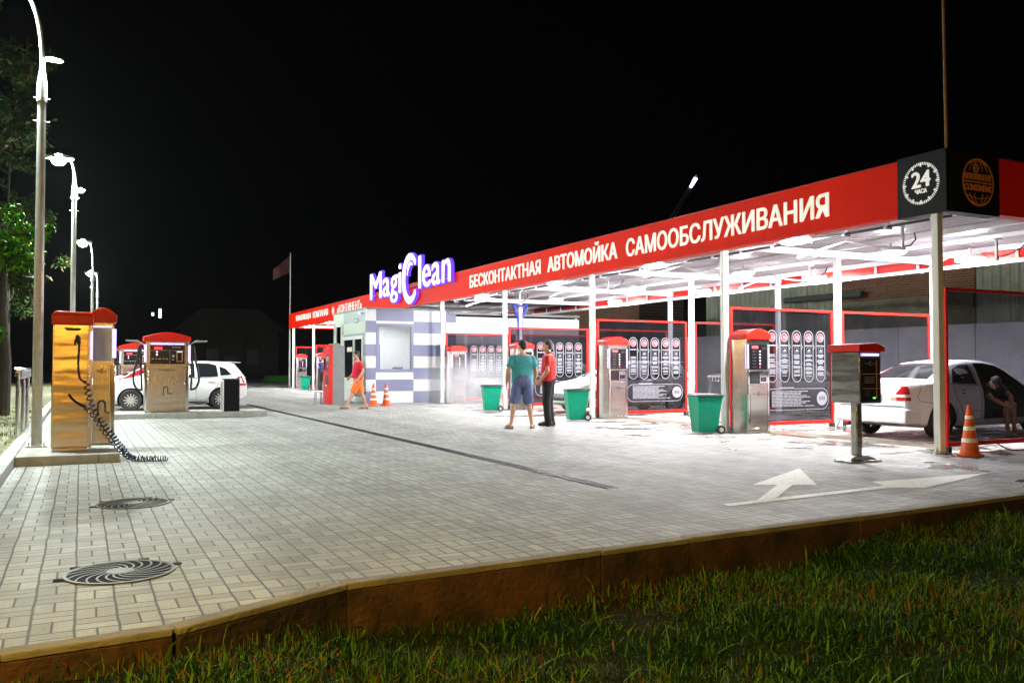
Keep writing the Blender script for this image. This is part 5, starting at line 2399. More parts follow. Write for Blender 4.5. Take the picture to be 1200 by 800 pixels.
def make_hatch(paint, label):
    t = empty('parked_car', (0, 0, 0), label, 'car')
    c = hatch
    c.body('body', t, paint, (-1.30, 1.28), .315)
    for wx in (-1.30, 1.28):
        for sg in (-1, 1):
            wheel(t, wx, sg * .775, .315, sg, 12)
    for sg in (-1, 1):
        for poly in ([(-.52, .985), (.84, .955), (.62, 1.10), (.26, 1.34), (-.05, 1.41), (-.52, 1.425)],
                     [(-1.22, 1.01), (-.60, .988), (-.60, 1.425), (-.95, 1.42), (-1.17, 1.36)],
                     [(-1.62, 1.06), (-1.28, 1.03), (-1.26, 1.33), (-1.45, 1.25)]):
            mb = MB(M_glassd)
            c.side_patch(mb, poly, sg)
            mb.build('side_window', t, fix=False)
        mb = MB(M_cut)
        c.seam(mb, [(-.56, 1.42), (-.56, .30)], sg)
        c.seam(mb, [(.90, .93), (.86, .45), (.80, .30)], sg)
        c.seam(mb, [(-.56, .29), (.80, .29)], sg)
        c.seam(mb, [(-1.24, 1.0), (-1.22, .78), (-.98, .45), (-.90, .30), (-.56, .29)], sg)
        c.seam(mb, [(-1.62, .985), (.9, .945)], sg, .008)
        c.seam(mb, [(-.9, .24), (.8, .24)], sg, .018)
        mb.build('door_gap', t)
        for x in (-1.0, -.36):
            mb = MB(paint)
            y = c.ysurf(x, .86)
            mb.cbox((x, sg * (y + .018), .86), (.19, .03, .035))
            mb.build('door_handle', t, bevel=.01)
        mirror_part(c, t, .72, .96, sg, paint)
        mb = MB(M_tail)
        c.wrap(mb, -1, .72, .79, .44, -1.86, sg)
        vs = [(-1.98, .80), (-1.84, .80), (-1.80, 1.0), (-1.90, 1.08)]
        c.side_patch(mb, [(-2.02, .80), (-1.80, .80), (-1.77, .98), (-1.93, 1.03)], sg, .008)
        mb.build('tail_light', t)
        mb = MB(M_lens)
        c.side_patch(mb, [(1.62, .66), (1.98, .58), (1.97, .70), (1.72, .80)], sg, .008)
        mb.build('headlight', t)
    mb = MB(M_glassd)
    c.top_patch(mb, .52, 1.08, .50, .60)
    mb.build('windscreen', t, fix=False)
    mb = MB(M_glassd)
    c.top_patch(mb, -1.95, -1.76, .55, .48)
    mb.build('rear_window', t, fix=False)
    mb = MB(M_dark)
    mb.box(-2.125, -2.10, -.5, .5, .40, .47)
    mb.box(2.095, 2.12, -.42, .42, .36, .48)
    mb.build('bumper_trim', t)
    plate(t, -2.112, -1, .56)
    plate(t, 2.112, 1, .50)
    mb = MB(paint)
    mb.prism([(-1.93, 1.435), (-1.62, 1.455), (-1.62, 1.475), (-1.95, 1.452)], -.46, .46, Matrix(((1, 0, 0, 0), (0, 0, 1, 0), (0, 1, 0, 0), (0, 0, 0, 1))))
    mb.build('roof_spoiler', t, bevel=.005)
    return t


h1 = make_hatch(M_carw, 'white hatchback parked sideways behind the wide vacuum station')
h2 = make_hatch(M_carr, 'dark red car just behind the white hatchback')
h3 = make_hatch(M_carc, 'pale car seen through the printed screen of the third bay')
for o, x, y, rz in ((h1, 2.62, 28.95, PI), (h2, 2.35, 32.6, PI + .1), (h3, 14.2, 21.2, PI)):
    o.location = (x, y, .002)
    o.rotation_euler = (0, 0, rz)

# ---- sedan in the nearest bay (local +X is its front)
sedan = Car(4.72, .885,
            top=[(-2.36, .975), (-2.345, 1.01), (-2.29, 1.035), (-2.1, 1.055), (-1.72, 1.075), (-1.60, 1.09), (-1.05, 1.335), (-.80, 1.405), (-.4, 1.44), (.1, 1.445), (.45, 1.40), (.75, 1.30), (1.22, 1.02), (1.38, .965), (1.9, .88), (2.2, .78), (2.31, .68), (2.36, .56)],
            bot=[(-2.36, .40), (-2.2, .28), (-1.8, .20), (1.7, .19), (2.1, .22), (2.36, .30)],
            belt=[(-2.36, .95), (-1.7, .985), (-1.2, .99), (0, .94), (1.3, .90), (2.36, .82)],
            wid=[(-2.36, .84), (-2.32, .885), (-2.2, .94), (-1.9, .985), (-1.4, 1), (.9, 1), (1.6, .975), (2.0, .92), (2.25, .82), (2.36, .70)], roofk=.69)
t = empty('parked_car', (0, 0, 0), 'white sedan in the nearest bay with its driver door open', 'car')
c = sedan
door_poly = [(-.32, .34), (.95, .34), (1.06, .60), (1.05, .93), (.70, 1.22), (.40, 1.335), (.05, 1.38), (-.26, 1.385), (-.34, .96)]
c.body('body', t, M_carw, (-1.50, 1.36), .325, cuts=[(door_poly, -1.2, -.12)])
for wx in (-1.50, 1.36):
    for sg in (-1, 1):
        wheel(t, wx, sg * .765, .325, sg, 9)
for sg in (-1, 1):
    polys = [[(-1.16, 1.02), (-.46, .985), (-.44, 1.365), (-.70, 1.345), (-.92, 1.27)], [(-1.44, 1.06), (-1.23, 1.03), (-1.08, 1.18), (-1.12, 1.21)]]
    if sg > 0:
        polys.append([(-.34, .985), (.92, .955), (.60, 1.21), (.35, 1.31), (.05, 1.36), (-.34, 1.37)])
    for poly in polys:
        mb = MB(M_glassd)
        c.side_patch(mb, poly, sg)
        mb.build('side_window', t, fix=False)
    mb = MB(M_cut)
    c.seam(mb, [(-.40, 1.37), (-.41, .34)], sg)
    c.seam(mb, [(-1.19, 1.0), (-1.16, .80), (-.98, .55), (-.90, .36), (-.41, .34)], sg)
    c.seam(mb, [(-1.9, .975), (-1.25, 1.005), (-.42, .97)], sg, .006)
    c.seam(mb, [(-2.0, .985), (-2.14, .78), (-2.1, .70), (-1.78, .66)], sg)
    mb.build('door_gap', t)
    mb = MB(M_carw)
    c.seam(mb, [(-.95, .50), (-.42, .50)], sg, .016)
    mb.build('side_moulding', t)
    mb = MB(M_carw)
    y = c.ysurf(-.95, .85)
    mb.cbox((-.92, sg * (y + .02), .855), (.2, .03, .04))
    mb.use(M_cut)
    mb.ell((-.92, sg * (y + .0), .845), (.085, .008, .045), 12, 6)
    mb.build('door_handle', t, bevel=.008)
    mb = MB(M_tail)
    c.wrap(mb, -1, .815, .965, .545, -2.29, sg, yfun=lambda u: .545 + .16 * u ** 1.4)
    c.wrap(mb, -1, .705, .768, .56, -2.28, sg)
    mb.use(M_lens)
    c.wrap(mb, -1, .769, .814, .53, -2.30, sg, .008)
    mb.use(mat('amber_lens', (.55, .35, .22), .2) if 'amber_lens' not in MATS else MATS['amber_lens'])
    c.wrap(mb, -1, .706, .767, .44, -2.355, sg, .0065)
    mb.build('tail_light', t, fix=False)
    mirror_part(c, t, .86, .95, sg, M_carw) if sg > 0 else None
mb = MB(M_glassd)
c.top_patch(mb, -1.60, -.93, .62, .50)
mb.build('rear_window', t, fix=False)
mb = MB(M_glassd)
c.top_patch(mb, .66, 1.20, .50, .60)
mb.build('windscreen', t, fix=False)
mb = MB(M_cut)
for z in (.60,):
    xe = -2.362
    P = [(xe, y, z) for y in np.linspace(-.70, .70, 12)]
    mb.tube(P, .006, 4)
mb.build('boot_gap', t)
mb = MB(M_cut)
mb.tube([(-1.70, -.6, 1.072), (-1.72, 0, 1.083), (-1.70, .6, 1.072)], .006, 4)
mb.build('boot_gap', t)
mb = MB(M_carw)
mb.rings([[(x, sy * (.80 if x < -2.3 else .86), z) for x, sy, z in ((-2.415, -1, z), (-2.10, -1.02, z), (-2.10, 1.02, z), (-2.415, 1, z))] for z in (.29, .56)])
mb.build('rear_bumper', t, bevel=.03)
plate(t, -2.364, -1, .76)
mb = MB(M_dark)
mb.box(-2.2, -1.7, -.5, .5, .27, .34)
mb.tube([(-2.42, .5, .24), (-1.8, .5, .26)], .035, 10)
mb.build('exhaust', t)
# open driver door, swung out on its front edge
dh = MB(M_carw)
dp = [(0, .34), (-1.22, .34), (-1.30, .9), (-1.28, .96), (0.0, .94)]
FRD = Matrix(((1, 0, 0, 0), (0, 0, 1, 0), (0, 1, 0, 0), (0, 0, 0, 1)))
dh.prism(dp, -.03, .03, FRD)
dh.use(M_cut)
dh.prism([(-.08, .40), (-1.15, .40), (-1.22, .9), (-.06, .90)], .033, .07, FRD)
door = dh.build('door', t, loc=(1.0, -.90, 0), rz=R(62), bevel=.012)
mb = MB(M_cut)
fr_pts = [(-.02, .94), (-.42, 1.22), (-.75, 1.33), (-1.22, 1.37), (-1.29, .96)]
mb.tube([(x, 0, z) for x, z in fr_pts], .022, 6)
mb.build('window_frame', door)
mb = MB(M_glassd)
mb.prism([(-.02, .95), (-1.28, .96), (-1.21, 1.36), (-.75, 1.32), (-.42, 1.21)], -.003, .003, FRD)
mb.build('pane', door, smooth=0)
mb = MB(M_dark)
mb.ell((-.12, -.14, .98), (.06, .10, .07), 12, 8)
mb.build('mirror', door)
# cabin: seats, wheel
mb = MB(mat('seat_fabric', (.03, .03, .035), .9))
mb.box(-.30, .30, -.66, -.20, .36, .52)
mb.prism([(-.30, .45), (-.42, 1.0), (-.28, 1.02), (-.12, .5)], -.66, -.20, FRD)
mb.build('seat', t, bevel=.04)
mb = MB(M_dark)
ring = [(.62 + .06 * math.sin(a), -.42 + .18 * math.cos(a), .86 + .17 * math.sin(a)) for a in [2 * PI * k / 20 for k in range(21)]]
mb.tube(ring, .014, 6)
mb.build('steering_wheel', t)
t.location = (15.50, 11.42, .006)
t.rotation_euler = (0, 0, .02)


# ================================================================== PEOPLE
def bake(o, mods):
    for ty, kw in mods:
        md = o.modifiers.new('m', ty)
        for k, v in kw.items():
            setattr(md, k, v)
    dg = bpy.context.evaluated_depsgraph_get()
    me = bpy.data.meshes.new_from_object(o.evaluated_get(dg))
    o.modifiers.clear()
    old = o.data
    o.data = me
    bpy.data.meshes.remove(old)
    return me


WRINKLE = bpy.data.textures.new('wrinkle', 'CLOUDS')
WRINKLE.noise_scale = .11
WRINKLE.noise_depth = 2


def limb(mb, pts, rs, n=12):
    """tapered round-ended limb"""
    pts = [Vector(p) for p in pts]
    P, Rr = [], []
    d0 = (pts[0] - pts[1]).normalized()
    d1 = (pts[-1] - pts[-2]).normalized()
    for u in (.92, .6, .25):
        P.append(pts[0] + d0 * rs[0] * u)
        Rr.append(rs[0] * math.sqrt(1 - u * u))
    for i, p in enumerate(pts):
        P.append(p)
        Rr.append(rs[i])
    for u in (.25, .6, .92):
        P.append(pts[-1] + d1 * rs[-1] * u)
        Rr.append(rs[-1] * math.sqrt(1 - u * u))
    mb.tube(P, Rr, n)


def ring_at(c, rx, ry, side, fwd, n=20):
    return [c + side * (rx * math.cos(2 * PI * k / n)) + fwd * (ry * math.sin(2 * PI * k / n)) for k in range(n)]


def person(root_loc, rz, label, J, shirt, shorts, hair=True, fat=1.0, long_trousers=False, shoe=None, sandal=None, sleeve=.62, shirt_drop=-.08, scale=1.0, collar=False):
    """J: joints in metres, facing local +Y, right = +X"""
    root = empty('person', root_loc, label, 'person', None, rz)
    root.scale = (scale,) * 3
    V = {k: Vector(v) for k, v in J.items()}
    pel, che, nek, hed = V['pelvis'], V['chest'], V['neck'], V['head']
    side_p = (V['hip_r'] - V['hip_l']).normalized()
    side_c = (V['sho_r'] - V['sho_l']).normalized()
    up = (nek - pel).normalized()
    fwd_p = up.cross(side_p).normalized()
    fwd_c = up.cross(side_c).normalized()

    def torso(mb, infl, z0=-.12, z1=1.0, neck=True, fatk=fat):
        # spine parameter: 0 pelvis, 1 neck base
        st = [(-.20, .10, .08), (-.12, .145, .105), (0, .165, .122), (.15, .162, .122), (.32, .155, .12), (.52, .165, .122), (.72, .178, .122), (.86, .172, .108), (.95, .13, .085), (1.0, .075, .065)]
        rs = []
        for u, rx, ry in st:
            if u < z0 or u > z1:
                continue
            if u <= .5:
                c = pel.lerp(che, u / .5)
            else:
                c = che.lerp(nek, (u - .5) / .5)
            k = max(0, min(1, u))
            sd = side_p.lerp(side_c, k).normalized()
            fw = fwd_p.lerp(fwd_c, k).normalized()
            bel = (fatk - 1) * .10 * math.exp(-((u - .28) / .25) ** 2)
            rs.append(ring_at(c + fw * bel * .6, (rx * (1 + (fatk - 1) * .6)) + infl, ry + bel + infl, sd, fw))
        mb.rings(rs)

    body = MB(M_skin)
    torso(body, 0)
    limb(body, [nek - up * .04, nek.lerp(hed, .6)], [.062, .056])
    # head
    yaw, pitch, roll = J.get('head_rot', (0, 0, 0))
    base_q = Matrix((side_c, fwd_c, side_c.cross(fwd_c))).transposed()
    hq = base_q @ Euler((pitch, roll, yaw), 'XYZ').to_matrix()

    def hp(x, y, z):
        return hed + hq @ Vector((x, y, z))
    body.ell(hed + hq @ Vector((0, -.005, .03)), (.078, .098, .098), 18, 14, hq)
    body.ell(hp(0, .022, -.045), (.062, .072, .075), 16, 12, hq)
    body.ell(hp(0, .055, -.085), (.035, .035, .028), 12, 8, hq)
    limb(body, [hp(0, .086, .018), hp(0, .108, -.022)], [.011, .017], 8)
    limb(body, [hp(-.035, .078, .038), hp(.035, .078, .038)], [.016, .016], 8)
    limb(body, [hp(-.018, .086, -.056), hp(.018, .086, -.056)], [.011, .011], 8)
    for sg in (-1, 1):
        body.ell(hp(sg * .080, -.004, -.003), (.012, .022, .034), 8, 8, hq)
    # arms and hands
    for s_, sg in (('l', -1), ('r', 1)):
        sh, el, wr = V['sho_' + s_], V['elb_' + s_], V['wri_' + s_]
        limb(body, [sh, sh.lerp(el, .5), el, el.lerp(wr, .35), wr], [.058, .050, .042, .044, .028])
        d = (wr - el).normalized()
        ax = V.get('palm_' + s_)
        pn = ax if ax else Vector((-sg, 0, 0))
        pn = (pn - d * pn.dot(d)).normalized()
        wd = d.cross(pn).normalized()
        body.ell(wr + d * .055, (.018, .042, .055), 12, 8, Matrix((pn, wd, d)).transposed())
        thumb_side = 1 if wd.dot(fwd_c) > 0 else -1
        for q, (o, ln) in enumerate(((-.031, .060), (-.011, .072), (.011, .076), (.031, .068))):
            p0 = wr + d * .085 + wd * o * thumb_side
            p1 = p0 + d * ln * .55 + pn * .004
            p2 = p1 + d * ln * .40 + pn * ln * .45
            limb(body, [p0 - d * .02, p1, p2], [.0105, .0095, .0085], 7)
        t0 = wr + d * .035 + wd * .032 * thumb_side
        limb(body, [t0, t0 + d * .035 + wd * .022 * thumb_side, t0 + d * .072 + wd * .018 * thumb_side + pn * .012], [.014, .012, .010], 7)
    # legs and feet
    for s_, sg in (('l', -1), ('r', 1)):
        hi, kn, an = V['hip_' + s_], V['kne_' + s_], V['ank_' + s_]
        limb(body, [hi, hi.lerp(kn, .45), kn], [.092, .080, .058])
        calf_b = -(fwd_p) * .018
        limb(body, [kn, kn.lerp(an, .32) + calf_b, kn.lerp(an, .7), an], [.054, .058, .042, .037])
        toe = V['toe_' + s_]
        heel = an + (an - toe).normalized() * .045
        heel.z = an.z - .05
        fd = (toe - heel).normalized()
        limb(body, [heel, an - Vector((0, 0, .02)) + fd * .03, toe - fd * .06, toe], [.034, .042, .034, .024])
        for q in range(3):
            pass
    o = body.build('body', root, smooth=0)
    me = bake(o, [('REMESH', dict(mode='VOXEL', voxel_size=.0085)), ('SMOOTH', dict(factor=.5, iterations=2))])
    me.materials.clear()
    for m in (M_skin, M_eye, M_lip):
        me.materials.append(m)
    n = len(me.polygons)
    cen = np.empty(n * 3)
    me.polygons.foreach_get('center', cen)
    cen = cen.reshape(-1, 3)
    mi = np.zeros(n, dtype=np.int32)
    for sg in (-1, 1):
        e = np.array(hp(sg * .032, .092, .014))
        mi[np.linalg.norm((cen - e) * np.array([1, 1, 1.5]), axis=1) < .0155] = 1
        e = np.array(hp(sg * .032, .094, .042))
        dd = cen - e
        mi[(np.abs(dd[:, 2]) < .006) & (np.linalg.norm(dd[:, :2], axis=1) < .024)] = 1
    e = np.array(hp(0, .095, -.057))
    dd = cen - e
    mi[(np.abs(dd[:, 2]) < .009) & (np.linalg.norm(dd[:, :2], axis=1) < .026)] = 2
    me.polygons.foreach_set('material_index', mi)
    me.shade_smooth()
    # hair: a cap that leaves the face, and eyebrows come from the skin materials
    if hair:
        hb = MB(M_hair)
        hb.ell(hp(0, -.022, .052), (.086, .098, .090), 18, 14, hq)
        hb.ell(hp(0, -.055, -.005), (.076, .062, .075), 14, 10, hq)
        hb.ell(hp(0, .040, .098), (.062, .046, .026), 12, 8, hq)
        ho = hb.build('hair', root, smooth=0)
        hm = bake(ho, [('REMESH', dict(mode='VOXEL', voxel_size=.008)), ('SMOOTH', dict(factor=.5, iterations=3)), ('DISPLACE', dict(texture=WRINKLE, strength=.012, mid_level=.5))])
        hm.materials.clear()
        hm.materials.append(M_hair)
        hm.shade_smooth()

    def cloth(mb, name, m, st=.02, it=3):
        o = mb.build(name, root, smooth=0)
        me = bake(o, [('REMESH', dict(mode='VOXEL', voxel_size=.011)), ('SMOOTH', dict(factor=.5, iterations=it)), ('DISPLACE', dict(texture=WRINKLE, strength=st, mid_level=.5))])
        me.materials.clear()
        me.materials.append(m)
        me.shade_smooth()
        return o

    sb = MB(shirt)
    torso(sb, .022, shirt_drop - .12, .97)
    for s_ in 'lr':
        sh, el = V['sho_' + s_], V['elb_' + s_]
        e = sh.lerp(el, sleeve)
        sb.tube([sh.lerp(el, -.12), sh, sh.lerp(el, .35), e, e.lerp(el, .02)], [.045, .070, .072, .071, .066], 14)
    cloth(sb, 'shirt', shirt)
    if collar:
        cb = MB(shirt)
        cb.rings([ring_at(nek + up * .0, .078, .076, side_c, fwd_c, 18), ring_at(nek + up * .045, .066, .066, side_c, fwd_c, 18)], caps=False)
        cb.build('collar', root, fix=False)
    tb = MB(shorts)
    rs = []
    for u, rx, ry in ((-.22, .12, .09), (-.12, .165, .125), (0, .182, .138), (.16, .170, .132), (.24, .165, .128)):
        rs.append(ring_at(pel.lerp(che, u / .5), rx * (1 + (fat - 1) * .5), ry * (1 + (fat - 1) * .6), side_p, fwd_p))
    tb.rings(rs)
    for s_ in 'lr':
        hi, kn, an = V['hip_' + s_], V['kne_' + s_], V['ank_' + s_]
        if long_trousers:
            foot = an + Vector((0, 0, -.035))
            limb(tb, [hi, hi.lerp(kn, .5), kn, kn.lerp(an, .5), foot], [.115, .102, .086, .080, .078])
        else:
            e = hi.lerp(kn, .98 if long_trousers is False else long_trousers)
            tb.tube([hi.lerp(kn, -.15), hi, hi.lerp(kn, .5), e, e.lerp(kn, .05)], [.09, .118, .112, .100, .092], 14)
    cloth(tb, 'trousers' if long_trousers else 'shorts', shorts, .022)
    for s_ in 'lr':
        an, toe = V['ank_' + s_], V['toe_' + s_]
        d = toe - an
        d.z = 0
        d.normalize()
        if shoe:
            fb = MB(shoe)
            heel = an - d * .05
            heel.z = an.z - .045
            limb(fb, [heel, an - Vector((0, 0, .035)) + d * .04, toe - d * .05 + Vector((0, 0, .012)), toe + Vector((0, 0, .006))], [.045, .050, .046, .036], 12)
            fb.build('shoe', root, smooth=60)
        elif sandal:
            fb = MB(sandal)
            q = Vector((-d.y, d.x, 0))
            a = an - d * .075
            z = min(an.z - .085, toe.z - .028)
            poly = []
            for k in range(16):
                ang = 2 * PI * k / 16
                u, w = math.cos(ang), math.sin(ang)
                p = an.lerp(toe, .5) + d * (u * .155) + q * (w * (.045 if u < 0 else .05))
                poly.append((p.x, p.y))
            fb.prism(poly, z - .016, z + .004)
            fb.tube([an.lerp(toe, .75) + q * .052 - Vector((0, 0, .0)) + Vector((0, 0, -.02)), an.lerp(toe, .66) + Vector((0, 0, .022)), an.lerp(toe, .75) - q * .052 + Vector((0, 0, -.02))], .009, 6)
            fb.build('sandal', root, smooth=60)
    return root


def stand(**kw):
    J = dict(pelvis=(0, 0, .95), chest=(0, .0, 1.24), neck=(0, -.005, 1.50), head=(0, .03, 1.655),
             hip_l=(-.09, 0, .90), hip_r=(.09, 0, .90), kne_l=(-.11, .02, .50), kne_r=(.11, .02, .50), ank_l=(-.12, -.02, .09), ank_r=(.12, -.02, .09),
             toe_l=(-.15, .16, .035), toe_r=(.15, .16, .035),
             sho_l=(-.195, -.01, 1.43), sho_r=(.195, -.01, 1.43), elb_l=(-.27, -.02, 1.15), elb_r=(.27, -.02, 1.15), wri_l=(-.28, .06, .91), wri_r=(.28, .06, .91))
    J.update(kw)
    return J


# man in the teal shirt, back to the camera, feet apart, head turned left
person((8.45, 16.41, 0), R(-18), 'man in teal shirt and denim shorts standing with his back turned', stand(
    kne_l=(-.17, .02, .50), ank_l=(-.23, -.02, .10), toe_l=(-.30, .13, .05), kne_r=(.14, .03, .50), ank_r=(.19, -.01, .10), toe_r=(.24, .16, .05),
    elb_l=(-.30, -.03, 1.16), wri_l=(-.31, .06, .92), elb_r=(.28, .0, 1.15), wri_r=(.27, .12, .93), head_rot=(R(35), R(-4), 0)),
    M_teal, M_denim, fat=1.35, sandal=M_sandal, scale=1.06, sleeve=.72)
# man in the red polo, turned to the left
person((9.33, 16.83, 0), R(48), 'man in red polo shirt and black trousers beside the man in teal', stand(
    elb_l=(-.26, -.04, 1.16), wri_l=(-.20, .12, .96), elb_r=(.25, -.05, 1.16), wri_r=(.20, .13, .95),
    kne_l=(-.09, .03, .50), ank_l=(-.09, -.01, .10), toe_l=(-.12, .17, .04), kne_r=(.09, .01, .50), ank_r=(.11, -.03, .10), toe_r=(.15, .15, .04), head_rot=(R(8), R(-2), 0)),
    M_cred, M_cblk, fat=1.15, long_trousers=True, shoe=M_shoe, scale=1.07, sleeve=.72, collar=True)
# man in red shirt and orange shorts, walking to the left
person((7.75, 26.2, 0), R(84), 'man in red shirt and orange shorts walking past the office', stand(
    pelvis=(0, 0, .93), hip_l=(-.09, .0, .88), hip_r=(.09, .0, .88), chest=(0, .02, 1.22), neck=(0, .03, 1.48), head=(0, .07, 1.635),
    kne_l=(-.10, .20, .50), ank_l=(-.10, .36, .12), toe_l=(-.12, .55, .07), kne_r=(.10, -.10, .49), ank_r=(.10, -.26, .10), toe_r=(.12, -.07, .04),
    sho_l=(-.195, .02, 1.41), sho_r=(.195, .02, 1.41), elb_l=(-.26, -.10, 1.16), wri_l=(-.25, .04, .94), elb_r=(.26, .05, 1.15), wri_r=(.22, .22, .98), head_rot=(0, R(-6), 0)),
    M_cred2, M_cor, fat=1.3, sandal=M_sandal, scale=1.02, sleeve=.75)
# man in navy at the far kiosk, arm forward
person((11.95, 47.2, 0), R(-40), 'small figure in navy shirt and dark trousers working at a far kiosk', stand(
    elb_r=(.24, .22, 1.20), wri_r=(.18, .46, 1.16), elb_l=(-.25, .12, 1.16), wri_l=(-.2, .33, 1.22), head_rot=(0, R(-14), 0)),
    M_navy, M_cblk, fat=1.1, long_trousers=True, shoe=M_shoe, scale=1.06)
# man sitting sideways in the open driver door, bending forward
person((15.74, 10.83, 0), R(180), 'man in black shirt sitting sideways in the open sedan door', dict(
    pelvis=(0, -.10, .60), chest=(.06, .05, .84), neck=(.20, .24, .98), head=(.30, .34, 1.02),
    hip_l=(-.09, -.06, .57), hip_r=(.09, -.06, .57), kne_l=(-.20, .36, .60), kne_r=(.04, .38, .62), ank_l=(-.22, .36, .12), ank_r=(.10, .44, .12), toe_l=(-.24, .56, .05), toe_r=(.13, .62, .05),
    sho_l=(-.05, .18, .96), sho_r=(.30, .10, .92), elb_l=(-.12, .36, .76), wri_l=(.0, .46, .56), elb_r=(.34, .30, .72), wri_r=(.20, .46, .60), head_rot=(R(-15), R(-30), 0)),
    M_cblk, mat('cloth_dark_blue', (.02, .025, .05), .85), sandal=M_sandal, scale=1.0)

# blue straps wrapped on the middle post by the office
mb = MB(M_bluec)
for sx in (-1, 1):
    mb.tube([(sx * .30, 0, 3.66), (sx * .20, 0, 3.42), (sx * .09, 0, 3.15), (sx * .085, 0, 2.6), (sx * .08, 0, 2.2)], [.05, .06, .045, .03, .03], 8)
mb.tube([(-.30, 0, 3.66), (0, -.08, 3.60), (.30, 0, 3.66)], .04, 8)
mb.box(-.09, .09, -.09, .09, 2.15, 2.3)
tag(mb.build('strap', loc=(14.87, 29.05, 0)), 'blue straps wrapped round the post nearest the office wall', 'strap')

# wash hoses looped near the screens
for x, y, lab in ((14.6, 13.55, 'thin black wash hose looped at the foot of the nearest printed screen'),
                  (14.6, 18.6, 'thin black wash hose looped at the foot of the second printed screen'),
                  (13.2, 8.65, 'thin black wash hose on the ground under the dial corner screen')):
    mb = MB(M_rubber)
    if y > 9:
        hook_hose(mb, [(.2, -.06, .95), (.1, -.1, .6), (.02, -.1, .2), (-.12, -.12, .03), (-.05, -.2, .025), (.12, -.15, .03), (.1, -.1, .25), (.24, -.05, .5)], .011, 6)
        hook_hose(mb, [(-.95, -.02, .55), (-.9, -.05, .3), (-.72, -.08, .14)], .009, 6)
    else:
        hook_hose(mb, [(-.35, .1, .14), (-.2, -.05, .03), (.1, -.1, .025), (.3, -.02, .03), (.42, .1, .2)], .011, 6)
    tag(mb.build('wash_hose', loc=(x, y, 0)), lab, 'hose')


# ================================================================== TREES AND GRASS
def make_tree(loc, h, crown, nleaf, label, seed, mats, leaf=.16, zlo=.12):
    r = random.Random(seed)
    g = np.random.default_rng(seed)
    t = empty('tree', loc, label, 'tree', 'trees at the left edge')
    mb = MB(M_bark)
    mb.tube([(0, 0, 0), (.05, .03, h * .25), (-.04, .06, h * .5), (.02, 0, h * .8)], [.17, .13, .10, .04], 10)
    limbs = []
    for k in range(11):
        z = h * r.uniform(max(.22, zlo), max(.75, zlo + .15))
        a = r.uniform(0, 2 * PI)
        L = r.uniform(.6, 1.1) * crown
        p0 = Vector((0, 0, z))
        p1 = p0 + Vector((math.cos(a) * L * .5, math.sin(a) * L * .5, L * .25))
        p2 = p0 + Vector((math.cos(a) * L, math.sin(a) * L, L * r.uniform(.1, .5)))
        mb.tube([p0, p1, p2], [.055, .035, .012], 6)
        limbs.append((p0, p1, p2))
    mb.build('trunk', t)
    # leaf clusters along the limbs and scattered sprays
    cl = []
    for p0, p1, p2 in limbs:
        for k in range(4):
            u = r.uniform(.35, 1.05)
            c = p0.lerp(p1, u * 2) if u < .5 else p1.lerp(p2, (u - .5) * 2)
            cl.append((c + Vector((r.gauss(0, .2), r.gauss(0, .2), r.gauss(0, .2))) * crown * .5, r.uniform(.22, .5) * crown * .55))
    for k in range(26):
        a = r.uniform(0, 2 * PI)
        z = r.uniform(zlo, 1.0)
        rad = crown * math.sqrt(max(.05, 1 - abs((z - zlo) / (1 - zlo) - .5) * 1.7)) * r.uniform(.3, 1.0)
        cl.append((Vector((rad * math.cos(a), rad * math.sin(a), h * z)), r.uniform(.2, .5) * crown * .5))
    mb = MB(mats[0])
    for m in mats[1:]:
        mb.use(m)
    vs, fs, mi = [], [], []
    for k in range(nleaf):
        c, rad = cl[int(g.integers(len(cl)))]
        d = g.normal(size=3)
        d /= np.linalg.norm(d)
        p = np.array(c) + d * rad * (g.random() ** .6) * np.array([1, 1, .75])
        ax = g.normal(size=3) + np.array([0, 0, -.5])
        ax /= np.linalg.norm(ax)
        w = np.cross(ax, g.normal(size=3))
        w /= np.linalg.norm(w) + 1e-9
        nn = np.cross(ax, w)
        L = leaf * g.uniform(.6, 1.4)
        b = len(vs)
        vs += [p, p + ax * L * .5 + w * L * .24, p + ax * L + nn * L * .15, p + ax * L * .5 - w * L * .24]
        fs.append((b, b + 1, b + 2, b + 3))
        u = g.random()
        mi.append(0 if u < .5 else (1 if u < .85 else 2))
    mb.add(vs, fs)
    mb.mi = mi
    o = mb.build('crown', t, smooth=0, fix=False)
    return t


make_tree((-1.75, 25.2, .09), 5.4, .95, 3000, 'slender tree with leaves coloured lamp-bright beside the second street lamp', 11, M_leaf_lit, .15, .68)
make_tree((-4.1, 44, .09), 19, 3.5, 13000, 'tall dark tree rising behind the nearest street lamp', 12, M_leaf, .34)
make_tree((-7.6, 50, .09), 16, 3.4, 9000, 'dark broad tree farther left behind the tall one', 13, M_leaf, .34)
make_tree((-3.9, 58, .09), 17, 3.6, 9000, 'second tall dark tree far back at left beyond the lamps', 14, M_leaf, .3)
make_tree((-2.5, 21.5, .09), 2.3, .75, 2200, 'low leafy shrub by the mat rack at the left edge', 15, M_leaf_lit, .12)
# sodium lamp among the far trees
hl = empty('road_lamp', (-9.5, 36, .09), 'warm road lamp glowing among the trees at left edge', 'street lamp')
mb = MB(M_galv)
mb.tube([(0, 0, 0), (0, 0, 4.2)], [.06, .04], 10)
mb.build('pole', hl)
mb = MB(E_sodwall)
mb.ell((0, 0, 4.3), (.12, .12, .12), 12, 8)
mb.build('lens', hl)

